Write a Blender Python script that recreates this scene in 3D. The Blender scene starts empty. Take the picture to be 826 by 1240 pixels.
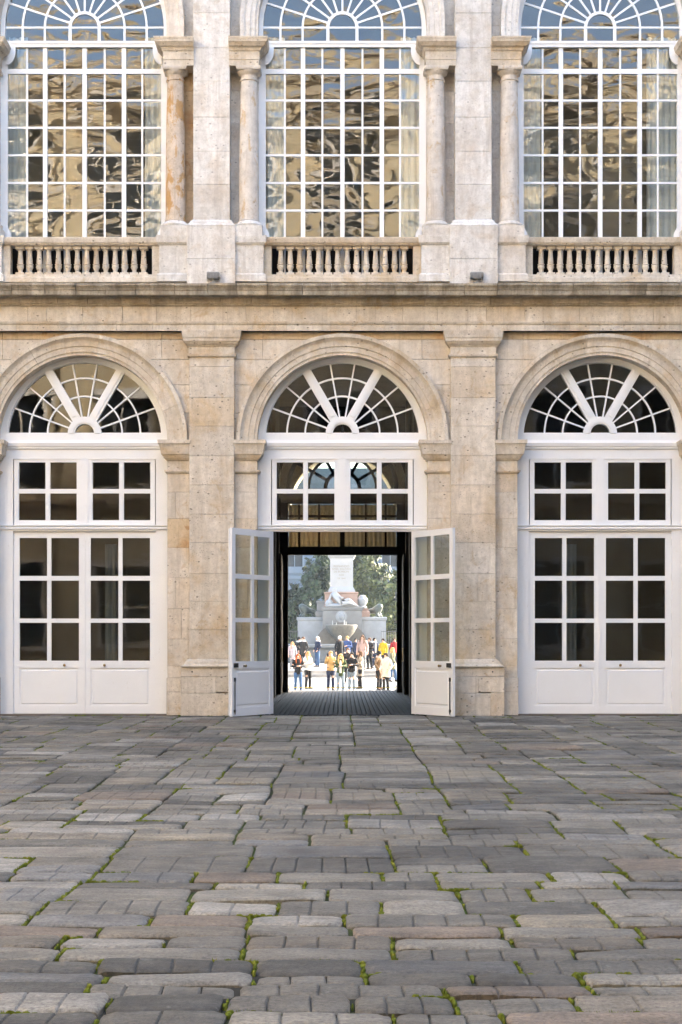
import bpy, bmesh, math, random
from mathutils import Vector, Matrix, noise as mnoise
R = math.radians
random.seed(11)
scene = bpy.context.scene
C = scene.collection

# ------------------------------------------------------------------ camera
CAM_D, EYE, FPX = 34.0, 1.6, 1938.0          # metres to the facade, eye height, focal length in photo pixels
cam = bpy.data.cameras.new('camera'); camo = bpy.data.objects.new('camera', cam); C.objects.link(camo)
camo.location = (0, -CAM_D, EYE); camo.rotation_euler = (R(90), 0, 0)
cam.sensor_fit = 'VERTICAL'; cam.sensor_height = 36.0
cam.lens = 36.0 * FPX / 1240.0
cam.shift_y = 155.0 / 1240.0; cam.shift_x = -1.7 / 1240.0
cam.clip_start = 0.1; cam.clip_end = 3000
scene.camera = camo
# ------------------------------------------------------------------ sky, sun, exposure
SUN_AZ, SUN_EL = 57.0, 24.0                   # azimuth from +Y towards +X
world = bpy.data.worlds.new('World'); scene.world = world; world.use_nodes = True
wn = world.node_tree
sky = wn.nodes.new('ShaderNodeTexSky'); sky.sky_type = 'NISHITA'; sky.sun_disc = False
sky.sun_elevation = R(SUN_EL); sky.sun_rotation = R(SUN_AZ); sky.air_density = 1.0; sky.dust_density = 3.0; sky.ozone_density = .45
bg = wn.nodes['Background']; bg.inputs['Strength'].default_value = 0.15
wn.links.new(sky.outputs[0], bg.inputs[0])
sun = bpy.data.lights.new('sun', 'SUN'); sun.energy = 4.8; sun.angle = R(0.5); sun.color = (1.0, 0.91, 0.77)
suno = bpy.data.objects.new('sun', sun); C.objects.link(suno); suno.location = (60, 40, 60)
sd = Vector((math.sin(R(SUN_AZ)) * math.cos(R(SUN_EL)), math.cos(R(SUN_AZ)) * math.cos(R(SUN_EL)), math.sin(R(SUN_EL))))
suno.rotation_euler = sd.to_track_quat('Z', 'Y').to_euler()
vs = scene.view_settings
vs.view_transform = 'Standard'; vs.look = 'None'; vs.gamma = 1.0; vs.use_curve_mapping = False
vs.exposure = 3.46
scene.cycles.use_denoising = True
scene.cycles.max_bounces = 10; scene.cycles.diffuse_bounces = 5; scene.cycles.transparent_max_bounces = 24
scene.cycles.glossy_bounces = 4; scene.cycles.caustics_reflective = False; scene.cycles.caustics_refractive = False
scene.cycles.volume_bounces = 0; scene.cycles.volume_max_steps = 256

# ------------------------------------------------------------------ materials
MATS = {}
def nmat(name):
    m = bpy.data.materials.new(name); m.use_nodes = True
    t = m.node_tree; b = t.nodes['Principled BSDF']
    MATS[name] = m
    return m, t, b
def N(t, kind, **kw):
    n = t.nodes.new(kind)
    for k, v in kw.items():
        if k in n.inputs: n.inputs[k].default_value = v
        else: setattr(n, k, v)
    return n
def L(t, a, b): t.links.new(a, b)
def pos(t): return N(t, 'ShaderNodeNewGeometry').outputs['Position']
def mapped(t, scale=(1, 1, 1), src=None):
    mp = N(t, 'ShaderNodeMapping'); mp.inputs['Scale'].default_value = scale
    L(t, src or pos(t), mp.inputs[0]); return mp.outputs[0]
def noise(t, scale, detail=4, rough=.55, vec=None, dist=0.0):
    n = N(t, 'ShaderNodeTexNoise'); n.inputs['Scale'].default_value = scale
    n.inputs['Detail'].default_value = detail; n.inputs['Roughness'].default_value = rough; n.inputs['Distortion'].default_value = dist
    L(t, vec or pos(t), n.inputs['Vector']); return n.outputs['Fac']
def ramp(t, fac, stops):
    r = N(t, 'ShaderNodeValToRGB'); e = r.color_ramp.elements
    while len(e) < len(stops): e.new(.5)
    for i, (p, c) in enumerate(stops):
        e[i].position = p; e[i].color = (c, c, c, 1) if not isinstance(c, tuple) else (*c, 1)
    L(t, fac, r.inputs[0]); return r.outputs[0]
def mix(t, fac, a, b, mode='MIX'):
    m = N(t, 'ShaderNodeMix', data_type='RGBA', blend_type=mode)
    for i, v in ((0, fac), (6, a), (7, b)):
        if isinstance(v, (int, float)): m.inputs[i].default_value = v
        elif isinstance(v, tuple): m.inputs[i].default_value = (*v, 1)
        else: L(t, v, m.inputs[i])
    return m.outputs[2]
def bump(t, b, h, strength=.4, dist=.02, prev=None):
    n = N(t, 'ShaderNodeBump'); n.inputs['Strength'].default_value = strength; n.inputs['Distance'].default_value = dist
    L(t, h, n.inputs['Height'])
    if prev: L(t, prev, n.inputs['Normal'])
    L(t, n.outputs[0], b.inputs['Normal']); return n.outputs[0]
def simple(name, col, rough=.6, metal=0.0, var=.12, scale=3.0, bmp=0.0, bscale=30, spec=None):
    m, t, b = nmat(name)
    n = noise(t, scale, 4)
    dark = tuple(c * (1 - var) for c in col); lite = tuple(min(1, c * (1 + var)) for c in col)
    L(t, ramp(t, n, [(.3, dark), (.7, lite)]), b.inputs['Base Color'])
    b.inputs['Roughness'].default_value = rough; b.inputs['Metallic'].default_value = metal
    if spec is not None: b.inputs['Specular IOR Level'].default_value = spec
    if bmp: bump(t, b, noise(t, bscale, 4), bmp, .01)
    return m
def stone(name, c1, c2, ochre, ochre_amt, pit=.6, dirt=0.0, dirtcol=(.1, .085, .06), rand=.16, osc=1.35, ost=(1, 1, 1), oth=(.52, .70)):
    m, t, b = nmat(name)
    base = mix(t, ramp(t, noise(t, .9, 5, .6), [(.33, 0.), (.67, 1.)]), c1, c2)
    sed = noise(t, 3.0, 5, .65, mapped(t, (.5, .5, 3.2)))
    base = mix(t, ramp(t, sed, [(.35, 0.), (.75, .4)]), base, tuple(c * .82 for c in c1))
    oc = ramp(t, noise(t, osc, 6, .62, mapped(t, ost), .4), [(oth[0], 0.), (oth[1], ochre_amt)])
    base = mix(t, oc, base, ochre)
    oi = N(t, 'ShaderNodeObjectInfo')
    rv = ramp(t, oi.outputs['Random'], [(0., 1 - rand), (.5, 1.), (1., 1 + rand * .35)])
    base = mix(t, 1.0, base, rv, 'MULTIPLY')
    hue = ramp(t, N(t, 'ShaderNodeMath', operation='FRACT').outputs[0], [(0., 0.), (1., 0.)])
    fr = t.nodes[-2]; mm = N(t, 'ShaderNodeMath', operation='MULTIPLY'); mm.inputs[1].default_value = 17.31
    L(t, oi.outputs['Random'], mm.inputs[0]); L(t, mm.outputs[0], [n for n in t.nodes if n.type == 'MATH' and n.operation == 'FRACT'][-1].inputs[0])
    hr = [n for n in t.nodes if n.type == 'VALTORGB'][-1]; hr.color_ramp.elements[0].position = .86; hr.color_ramp.elements[1].position = 1.0; hr.color_ramp.elements[1].color = (.5 * ochre_amt,) * 3 + (1,)
    base = mix(t, hue, base, ochre)
    mot = ramp(t, noise(t, 7.5, 6, .7), [(.32, .80), (.5, 1.0), (.68, 1.12)])
    base = mix(t, .9, base, mix(t, 1.0, base, mot, 'MULTIPLY'))
    warm = ramp(t, noise(t, 3.3, 5, .6, mapped(t, (1, 1, 1), None), .8), [(.57, 0.), (.70, .26)])
    base = mix(t, warm, base, tuple(c*q for c, q in zip(c1, (.72, .62, .48))))
    pv = N(t, 'ShaderNodeTexVoronoi'); pv.inputs['Scale'].default_value = 17; pv.inputs['Randomness'].default_value = 1
    L(t, mapped(t, (1, 1, 1.7)), pv.inputs['Vector'])
    pm = N(t, 'ShaderNodeMath', operation='MULTIPLY')
    L(t, ramp(t, pv.outputs['Distance'], [(.10, 1.), (.22, 0.)]), pm.inputs[0])
    L(t, ramp(t, noise(t, 2.1, 3), [(.45, 0.), (.58, 1.)]), pm.inputs[1])
    fine = ramp(t, noise(t, 34, 4, .6, mapped(t, (1, 1, 2.0))), [(.60, 0.), (.74, .5)])
    pits = N(t, 'ShaderNodeMath', operation='MAXIMUM'); L(t, pm.outputs[0], pits.inputs[0]); L(t, fine, pits.inputs[1])
    pf = N(t, 'ShaderNodeMath', operation='MULTIPLY'); pf.inputs[1].default_value = pit; L(t, pits.outputs[0], pf.inputs[0])
    base = mix(t, pf.outputs[0], base, tuple(c * .34 for c in c1))
    v2 = N(t, 'ShaderNodeTexVoronoi'); v2.inputs['Scale'].default_value = 5.5; v2.inputs['Randomness'].default_value = 1; L(t, mapped(t, (1, 1, 1.5)), v2.inputs['Vector'])
    p2 = N(t, 'ShaderNodeMath', operation='MULTIPLY'); L(t, ramp(t, v2.outputs['Distance'], [(.09, 1.1 * pit), (.16, 0.)]), p2.inputs[0]); L(t, ramp(t, noise(t, 1.1, 3), [(.42, 0.), (.52, 1.)]), p2.inputs[1])
    base = mix(t, p2.outputs[0], base, tuple(c * .30 for c in c1))
    sk = ramp(t, noise(t, 1.0, 6, .7, mapped(t, (7, 7, .55)), .3), [(.53, 0.), (.70, .55)])
    base = mix(t, sk, base, tuple(c * q for c, q in zip(c1, (.58, .54, .50))))
    rs = ramp(t, noise(t, 2.6, 7, .7, mapped(t, (1, 1, .8)), 1.0), [(.58, 0.), (.66, .8 * ochre_amt)])
    base = mix(t, rs, base, tuple(c * .85 for c in ochre))
    if dirt:
        ds = ramp(t, noise(t, 2.2, 6, .65, mapped(t, (1.6, 1, .35)), .5), [(.40, 0.), (.64, dirt)])
        base = mix(t, ds, base, dirtcol)
        base = mix(t, ramp(t, noise(t, 26, 4), [(.5, 0.), (.7, dirt * .6)]), base, dirtcol)
    L(t, base, b.inputs['Base Color']); b.inputs['Roughness'].default_value = .88; b.inputs['Specular IOR Level'].default_value = .25
    inv = N(t, 'ShaderNodeMath', operation='SUBTRACT'); inv.inputs[0].default_value = 1.0; L(t, pits.outputs[0], inv.inputs[1])
    n1 = bump(t, b, inv.outputs[0], .6, .014)
    bump(t, b, noise(t, 9, 6, .65), .30, .025, n1)
    return m
stone('limestone', (.68, .602, .50), (.755, .69, .602), (.55, .37, .17), .62, .9, .36, (.36, .29, .2), .09)
stone('limestone_pale', (.72, .685, .635), (.78, .75, .705), (.55, .40, .24), .40, .55, .34, (.36, .30, .24), .08)
stone('limestone_column', (.66, .605, .54), (.73, .68, .62), (.54, .38, .20), .7, .5, .22, (.36, .28, .2), .10, 6.0, (1, 1, .45), (.58, .64))
stone('limestone_flaking', (.64, .58, .50), (.72, .665, .60), (.50, .29, .11), .95, .8, .3, (.30, .2, .12), .10, 5.0, (1, 1, .45), (.52, .58))
stone('limestone_ochre', (.58, .44, .27), (.64, .52, .37), (.46, .24, .09), .8, .5, .0, (.3, .2, .1), .12)
stone('cornice_stone', (.50, .44, .35), (.60, .54, .45), (.36, .26, .13), .45, .5, .7, (.13, .11, .08), .2)
stone('cornice_bed', (.54, .46, .35), (.61, .535, .43), (.42, .28, .12), .6, .5, .4, (.17, .14, .10), .15)
stone('wing_stone', (.52, .43, .28), (.60, .52, .37), (.46, .30, .12), .5, .5)
simple('mortar', (.44, .37, .30), .95, var=.2, scale=6)

def white_paint(name, col):
    m, t, b = nmat(name)
    n = ramp(t, noise(t, 1.3, 5), [(.3, tuple(c * .95 for c in col)), (.7, col)])
    sc = ramp(t, noise(t, 22, 5, .7, mapped(t, (1, 1, .5))), [(.63, 0.), (.72, .45)])
    L(t, mix(t, sc, n, (.55, .50, .43)), b.inputs['Base Color'])
    b.inputs['Roughness'].default_value = .42
    bump(t, b, noise(t, 5, 3, .5, mapped(t, (1, 1, .4))), .12, .01)
white_paint('white_paint', (.81, .81, .815))

def glass(name, bscale, bstr, ior=1.52, tcol=(.90, .92, .90), gain=1.0):
    m = bpy.data.materials.new(name); m.use_nodes = True; t = m.node_tree; MATS[name] = m
    for n in list(t.nodes): t.nodes.remove(n)
    out = N(t, 'ShaderNodeOutputMaterial'); ms = N(t, 'ShaderNodeMixShader')
    tr = N(t, 'ShaderNodeBsdfTransparent'); tr.inputs[0].default_value = (*tcol, 1)
    gl = N(t, 'ShaderNodeBsdfGlossy'); gl.inputs['Roughness'].default_value = .015; gl.inputs['Color'].default_value = (1, 1, 1, 1)
    fr = N(t, 'ShaderNodeFresnel'); fr.inputs[0].default_value = ior
    oi = N(t, 'ShaderNodeObjectInfo')
    vm = N(t, 'ShaderNodeVectorMath', operation='SCALE'); vm.inputs[0].default_value = (9.1, 3.7, 5.3); L(t, oi.outputs['Random'], vm.inputs['Scale'])
    va = N(t, 'ShaderNodeVectorMath', operation='ADD'); L(t, mapped(t, (.55, .2, 1.15)), va.inputs[0]); L(t, vm.outputs[0], va.inputs[1])
    h = noise(t, bscale, 1.6, .4, va.outputs[0], .9)
    bp = N(t, 'ShaderNodeBump'); bp.inputs['Strength'].default_value = 1.0; bp.inputs['Distance'].default_value = bstr
    L(t, h, bp.inputs['Height']); L(t, bp.outputs[0], gl.inputs['Normal'])
    mu = N(t, 'ShaderNodeMath', operation='MULTIPLY'); mu.inputs[1].default_value = gain; L(t, fr.outputs[0], mu.inputs[0])
    bk = N(t, 'ShaderNodeMath', operation='SUBTRACT'); bk.inputs[0].default_value = 1.0; L(t, N(t, 'ShaderNodeNewGeometry').outputs['Backfacing'], bk.inputs[1])
    m2 = N(t, 'ShaderNodeMath', operation='MULTIPLY'); L(t, mu.outputs[0], m2.inputs[0]); L(t, bk.outputs[0], m2.inputs[1]); mu = m2
    L(t, mu.outputs[0], ms.inputs[0]); L(t, tr.outputs[0], ms.inputs[1]); L(t, gl.outputs[0], ms.inputs[2]); L(t, ms.outputs[0], out.inputs[0])
glass('old_glass', 1.35, .016, 1.6, (.88, .90, .88), 1.30)
glass('door_glass', 1.6, .0012, 1.5, (.82, .84, .82), 1.15)

def paving(name, tint=False):
    m, t, b = nmat(name)
    at = N(t, 'ShaderNodeAttribute', attribute_name='tint')
    n = ramp(t, noise(t, 2.2, 6, .65), [(.28, .66), (.5, 1.0), (.72, 1.25)])
    n = mix(t, 1.0, n, ramp(t, noise(t, .28, 5, .6), [(.34, .66), (.52, 1.0), (.68, 1.22)]), 'MULTIPLY')
    c = mix(t, 1.0, at.outputs['Color'], n, 'MULTIPLY')
    gr = ramp(t, noise(t, 42, 4, .75), [(.36, .55), (.5, 1.0), (.66, 1.35)])
    c = mix(t, .9, c, mix(t, 1.0, c, gr, 'MULTIPLY'))
    st = ramp(t, noise(t, 5.5, 6, .7, mapped(t, (.35, 1.6, 1))), [(.36, .66), (.6, 1.06)])
    c = mix(t, 1.0, c, st, 'MULTIPLY')
    lich = ramp(t, noise(t, 9, 5, .6), [(.64, 0.), (.72, .35)])
    c = mix(t, lich, c, (.30, .30, .27))
    L(t, c, b.inputs['Base Color'])
    L(t, ramp(t, noise(t, 3.5, 4), [(.3, .52), (.7, .78)]), b.inputs['Roughness'])
    b.inputs['Specular IOR Level'].default_value = .42
    n1 = bump(t, b, noise(t, 38, 6, .75), .8, .012)
    bump(t, b, noise(t, 7.5, 6, .65), .6, .02, n1)
paving('paving_stone')
def moss_mat():
    m, t, b = nmat('moss')
    c = ramp(t, noise(t, 14, 6, .7), [(.3, (.04, .05, .010)), (.5, (.105, .13, .016)), (.7, (.21, .205, .03))])
    L(t, c, b.inputs['Base Color']); b.inputs['Roughness'].default_value = .95; b.inputs['Specular IOR Level'].default_value = .1
    bump(t, b, noise(t, 120, 3), .8, .01)
    m, t, b = nmat('joint_soil')
    c = ramp(t, noise(t, .55, 6, .65), [(.42, (.035, .033, .028)), (.55, (.05, .06, .02)), (.68, (.08, .11, .02))])
    L(t, c, b.inputs['Base Color']); b.inputs['Roughness'].default_value = .95; b.inputs['Specular IOR Level'].default_value = .1
    bump(t, b, noise(t, 60, 4), .8, .02)
moss_mat()
def brickish(name, c1, c2, sx, sy):
    m, t, b = nmat(name)
    br = N(t, 'ShaderNodeTexBrick'); br.inputs['Color1'].default_value = (*c1, 1); br.inputs['Color2'].default_value = (*c2, 1)
    br.inputs['Mortar'].default_value = (.05, .05, .04, 1); br.inputs['Scale'].default_value = 1.0; br.inputs['Mortar Size'].default_value = .02
    br.inputs['Brick Width'].default_value = sx; br.inputs['Row Height'].default_value = sy
    L(t, pos(t), br.inputs['Vector'])
    L(t, mix(t, 1.0, br.outputs['Color'], ramp(t, noise(t, 1.5, 5), [(.3, .7), (.7, 1.2)]), 'MULTIPLY'), b.inputs['Base Color'])
    b.inputs['Roughness'].default_value = .75
brickish('court_far', (.15, .145, .14), (.19, .18, .165), .9, .55)
brickish('plaza_slabs', (.19, .187, .18), (.22, .215, .205), 1.2, .8)
simple('ground_earth', (.30, .28, .24), .95, var=.15, scale=.2)
simple('granite', (.15, .15, .15), .8, var=.14, scale=6, bmp=.2)
simple('granite_dark', (.075, .077, .08), .7, var=.25, scale=5, bmp=.2)
simple('marble_base', (.16, .172, .185), .6, var=.12, scale=2, bmp=.1)
simple('marble', (.23, .235, .24), .5, var=.06, scale=2, bmp=.1)
simple('marble_grey', (.105, .107, .108), .6, var=.14, scale=2.2, bmp=.15)
simple('pink_granite', (.20, .128, .098), .6, var=.12, scale=4, bmp=.1)
simple('bowl_stone', (.085, .078, .066), .6, var=.25, scale=5, bmp=.3)
simple('bronze', (.045, .055, .05), .45, .6, var=.3, scale=9, bmp=.2)
simple('wet_stone', (.05, .05, .05), .4, var=.25, scale=4)
simple('lettering', (.16, .13, .10), .6, var=.05)
simple('dark_wood', (.022, .017, .013), .8, var=.3, scale=4, bmp=.15, spec=.1)
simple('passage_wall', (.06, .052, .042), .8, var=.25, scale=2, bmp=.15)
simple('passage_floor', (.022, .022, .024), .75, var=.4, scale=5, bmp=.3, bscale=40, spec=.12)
simple('room_wall', (.20, .17, .13), .85, var=.15, scale=1.0)
simple('room_floor', (.10, .075, .05), .6, var=.2, scale=2.0)
simple('brass', (.28, .20, .09), .4, .8, var=.2, scale=20)
simple('iron', (.05, .05, .05), .55, .5, var=.2, scale=12)
simple('lamp_grey', (.30, .30, .30), .5, .3, var=.15, scale=12)
simple('lamp_lens', (.35, .36, .37), .15, 0, var=.1, scale=12)
simple('yellow_tape', (.42, .33, .02), .5, var=.05)
simple('wet_dark', (.06, .06, .065), .3, var=.2)
def cloth(name, col, var=.15): return simple(name, col, .9, var=var, scale=9, spec=.15)
def curtain_mat(name, col, trans):
    m, t, b = nmat(name)
    L(t, ramp(t, noise(t, 5, 3, .5, mapped(t, (6, 1, .3))), [(.3, tuple(c * .8 for c in col)), (.7, col)]), b.inputs['Base Color'])
    b.inputs['Roughness'].default_value = .9
    tl = N(t, 'ShaderNodeBsdfTranslucent'); tl.inputs[0].default_value = (*col, 1)
    ms = N(t, 'ShaderNodeMixShader'); ms.inputs[0].default_value = trans
    L(t, b.outputs[0], ms.inputs[1]); L(t, tl.outputs[0], ms.inputs[2]); L(t, ms.outputs[0], t.nodes['Material Output'].inputs[0])
curtain_mat('sheer_curtain', (.80, .79, .78), .25)
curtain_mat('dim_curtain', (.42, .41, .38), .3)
curtain_mat('beige_curtain', (.45, .38, .28), .6)
def leaf_mat(name, c1, c2):
    m, t, b = nmat(name)
    oi = N(t, 'ShaderNodeAttribute', attribute_name='tint')
    L(t, mix(t, oi.outputs['Fac'], c1, c2), b.inputs['Base Color'])
    b.inputs['Roughness'].default_value = .6; b.inputs['Specular IOR Level'].default_value = .2
leaf_mat('leaf_dark', (.006, .013, .008), (.035, .052, .02))  # evergreen leaves with the shade put into their colour
leaf_mat('leaf_sunlit', (.014, .024, .007), (.10, .11, .03))  # the same foliage with the sunlight put into its colour
simple('bark', (.09, .075, .06), .9, var=.3, scale=8, bmp=.5)
simple('far_plaster', (.07, .095, .13), .85, var=.06, scale=.6)
simple('far_trim', (.10, .125, .16), .85, var=.06, scale=.6)
simple('far_glass', (.012, .015, .02), .5, var=.2, spec=.08)
simple('skin', (.36, .21, .145), .55, var=.05)
simple('eye', (.02, .015, .012), .3, var=.05)

# ------------------------------------------------------------------ mesh helpers
class MB:
    def __init__(s): s.v = []; s.f = []
    def add(s, vs, fs):
        o = len(s.v); s.v += [tuple(v) for v in vs]; s.f += [tuple(i + o for i in f) for f in fs]; return s
    def box(s, x0, x1, y0, y1, z0, z1):
        return s.add([(x0,y0,z0),(x1,y0,z0),(x1,y1,z0),(x0,y1,z0),(x0,y0,z1),(x1,y0,z1),(x1,y1,z1),(x0,y1,z1)],
                     [(0,1,5,4),(1,2,6,5),(2,3,7,6),(3,0,4,7),(4,5,6,7),(3,2,1,0)])
    def loft(s, rings, cap=True, closed=True):
        n = len(rings[0]); o = len(s.v)
        for r in rings: s.v += [tuple(p) for p in r]
        for k in range(len(rings) - 1):
            for i in range(n if closed else n - 1):
                j = (i + 1) % n
                s.f.append((o + k*n + i, o + k*n + j, o + (k+1)*n + j, o + (k+1)*n + i))
        if cap:
            s.f.append(tuple(o + i for i in range(n))[::-1]); s.f.append(tuple(o + (len(rings)-1)*n + i for i in range(n)))
        return s
    def prism(s, poly, y0, y1, c=0.0):
        # poly in (x, z); front at y0 with a chamfer c
        rings = []
        if c:
            ins = inset(poly, c)
            rings.append([(x, y0, z) for x, z in ins]); rings.append([(x, y0 + c, z) for x, z in poly])
        else: rings.append([(x, y0, z) for x, z in poly])
        rings.append([(x, y1, z) for x, z in poly])
        return s.loft(rings)
    def stack(s, x0, x1, y0, y1, prof, m=(1, 1, 1, 0)):
        # lofted rectangle footprint; prof = [(z, offset)], m = which sides take the offset (left, right, front, back)
        return s.loft([[(x0-o*m[0], y0-o*m[2], z), (x1+o*m[1], y0-o*m[2], z), (x1+o*m[1], y1+o*m[3], z), (x0-o*m[0], y1+o*m[3], z)] for z, o in prof])
    def lathe(s, prof, cx=0, cy=0, n=16):
        return s.loft([[(cx + r*math.cos(2*math.pi*i/n), cy + r*math.sin(2*math.pi*i/n), z) for i in range(n)] for r, z in prof])
    def tube(s, pts, radii, n=8):
        rings = []
        for k, p in enumerate(pts):
            p = Vector(p)
            d = (Vector(pts[min(k+1, len(pts)-1)]) - Vector(pts[max(k-1, 0)])).normalized()
            q = d.to_track_quat('Z', 'Y').to_matrix()
            r = radii[k] if isinstance(radii, (list, tuple)) else radii
            rings.append([p + q @ Vector((math.cos(2*math.pi*i/n)*r, math.sin(2*math.pi*i/n)*r, 0)) for i in range(n)])
        return s.loft(rings)
    def arc(s, prof, cx, cz, a0, a1, n):
        # profile of (r, y) swept round (cx, cz) in the XZ plane
        rings = []
        for i in range(n + 1):
            a = a0 + (a1 - a0) * i / n
            rings.append([(cx + r*math.cos(a), y, cz + r*math.sin(a)) for r, y in prof])
        return s.loft(rings)
    def bar(s, p, q, w, y0, y1):
        # straight bar in the XZ plane from p to q
        d = Vector((q[0]-p[0], q[1]-p[1])).normalized(); nx, nz = -d.y*w/2, d.x*w/2
        return s.prism([(p[0]-nx, p[1]-nz), (q[0]-nx, q[1]-nz), (q[0]+nx, q[1]+nz), (p[0]+nx, p[1]+nz)], y0, y1)
    def ball(s, c, r, n=10, m=6):
        rx, ry, rz = r if isinstance(r, tuple) else (r, r, r)
        rings = []
        for k in range(m + 1):
            a = -math.pi/2 + math.pi*min(max(k/m, .03), .97)
            rings.append([(c[0]+rx*math.cos(a)*math.cos(2*math.pi*i/n), c[1]+ry*math.cos(a)*math.sin(2*math.pi*i/n), c[2]+rz*math.sin(a)) for i in range(n)])
        return s.loft(rings)
    def mesh(s, name, mat, smooth=False, angle=40):
        me = bpy.data.meshes.new(name); me.from_pydata(s.v, [], s.f)
        bm = bmesh.new(); bm.from_mesh(me); bmesh.ops.recalc_face_normals(bm, faces=bm.faces)
        if smooth:
            for f in bm.faces: f.smooth = True
            lim = R(angle)
            for e in bm.edges:
                if len(e.link_faces) == 2 and e.calc_face_angle(0) > lim: e.smooth = False
        bm.to_mesh(me); bm.free()
        me.materials.append(MATS[mat] if isinstance(mat, str) else mat)
        return me
def inset(poly, c):
    n = len(poly); out = []
    area = sum(poly[i][0]*poly[(i+1)%n][1] - poly[(i+1)%n][0]*poly[i][1] for i in range(n))
    sg = 1 if area > 0 else -1
    for i in range(n):
        a, b, d = Vector(poly[i-1]), Vector(poly[i]), Vector(poly[(i+1) % n])
        e1, e2 = (b - a), (d - b)
        if e1.length < 1e-6 or e2.length < 1e-6: out.append(tuple(b)); continue
        e1.normalize(); e2.normalize()
        n1 = Vector((-e1.y, e1.x))*sg; n2 = Vector((-e2.y, e2.x))*sg
        k = n1 + n2; q = max(k.dot(n1), .35)
        out.append(tuple(b + k*(c/q)))
    return out
def link(name, me, parent=None, loc=(0, 0, 0), rot=None):
    o = bpy.data.objects.new(name, me); C.objects.link(o)
    if parent: o.parent = parent
    o.location = loc
    if rot: o.rotation_euler = rot
    return o
def tag(o, label=None, cat=None, group=None, kind=None):
    if label: o['label'] = label
    if cat: o['category'] = cat
    if group: o['group'] = group
    if kind: o['kind'] = kind
    return o
def thing(name, label, cat, loc=(0, 0, 0), rz=0, group=None):
    o = link(name, None, None, loc, (0, 0, rz)); o.empty_display_size = .3
    return tag(o, label, cat, group)
CACHE = {}
def part(name, key, fn, mat, parent, loc=(0, 0, 0), rot=None, smooth=False, angle=40):
    k = (key, mat)
    if k not in CACHE:
        mb = MB(); fn(mb); CACHE[k] = mb.mesh(key, mat, smooth, angle)
    return link(name, CACHE[k], parent, loc, rot)
def AT(px, d): return (px - 414.7) * d / FPX            # photo column -> x, at d metres from the camera
def ZT(py, d): return EYE + (775 - py) * d / FPX         # photo row -> z
# ================================================================== GROUND
mb = MB(); mb.box(-600, 600, -600, 600, -1.4, -.80)
tag(link('ground', mb.mesh('ground', 'ground_earth')), kind='structure')
# courtyard: bed with the joints, then the slabs
mb = MB(); mb.box(-26, 26, -50, -.02, -.5, -.026)
court = tag(link('courtyard_pavement', mb.mesh('courtyard_pavement', 'joint_soil')), kind='structure')
mb = MB()
mb.box(-26, -12.2, -50, -.02, -.03, -.004); mb.box(12.2, 26, -50, -.02, -.03, -.004); mb.box(-12.2, 12.2, -50, -30.6, -.03, -.004)
link('outer_paving', mb.mesh('outer_paving', 'court_far'), court)

def warp(x, y):
    return (x + .014*math.sin(y*1.3 + x*.6) + .022*mnoise.noise((x*.9, y*.9, 3.1)) + .008*mnoise.noise((x*5, y*5, 4.4)),
            y + .030*mnoise.noise((x*.6, y*.5, 7.7)) + .016*mnoise.noise((x*2.1, y*1.9, 1.2)) + .007*mnoise.noise((x*6, y*5, 9.9)))
random.seed(5)
PAVE = []          # (x0,x1,y0,y1)
JOINTS = []        # moss joints
y = -30.5; prev = None
while y < -.05:
    d = y + CAM_D
    near = d < 11
    if d < 8.5: dep = random.uniform(.24, .36)
    elif near: dep = random.uniform(.28, .50)
    elif d < 18: dep = random.choice([random.uniform(.34, .5), random.uniform(.45, .8)])
    else: dep = random.choice([random.uniform(.4, .6), random.uniform(.6, 1.0)])
    if y + dep > -.35: dep = -.05 - y
    keep = .12 if near else (.55 if d < 17 else .72)
    lo, hi = (.42, 1.0) if near else (.5, 1.15)
    xs = []
    if prev:
        xs = [x for x in prev if random.random() < keep]
    out = []; last = -12.2
    xs = sorted(xs) + [12.2]
    for x in xs:
        while x - last > hi:
            step = random.uniform(lo, hi)
            if x - (last + step) < lo*.8: step = (x - last)/2
            last += step; out.append(last)
        if x - last > lo*.7 and x < 12.1: out.append(x); last = x
    edges = [-12.2] + out + [12.2]
    for a, b in zip(edges[:-1], edges[1:]):
        if random.random() < (.06 if near else .30) and dep > .5:
            m_ = y + dep*random.uniform(.4, .6)
            PAVE.append((a, b, y, m_)); PAVE.append((a, b, m_, y + dep))
        elif random.random() < .08 and b - a > 1.0:
            c_ = (a + b)/2 + random.uniform(-.1, .1); PAVE.append((a, c_, y, y+dep)); PAVE.append((c_, b, y, y+dep))
        else: PAVE.append((a, b, y, y + dep))
    for x in out: JOINTS.append((x, y, y + dep, d))
    prev = out; y += dep
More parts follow.
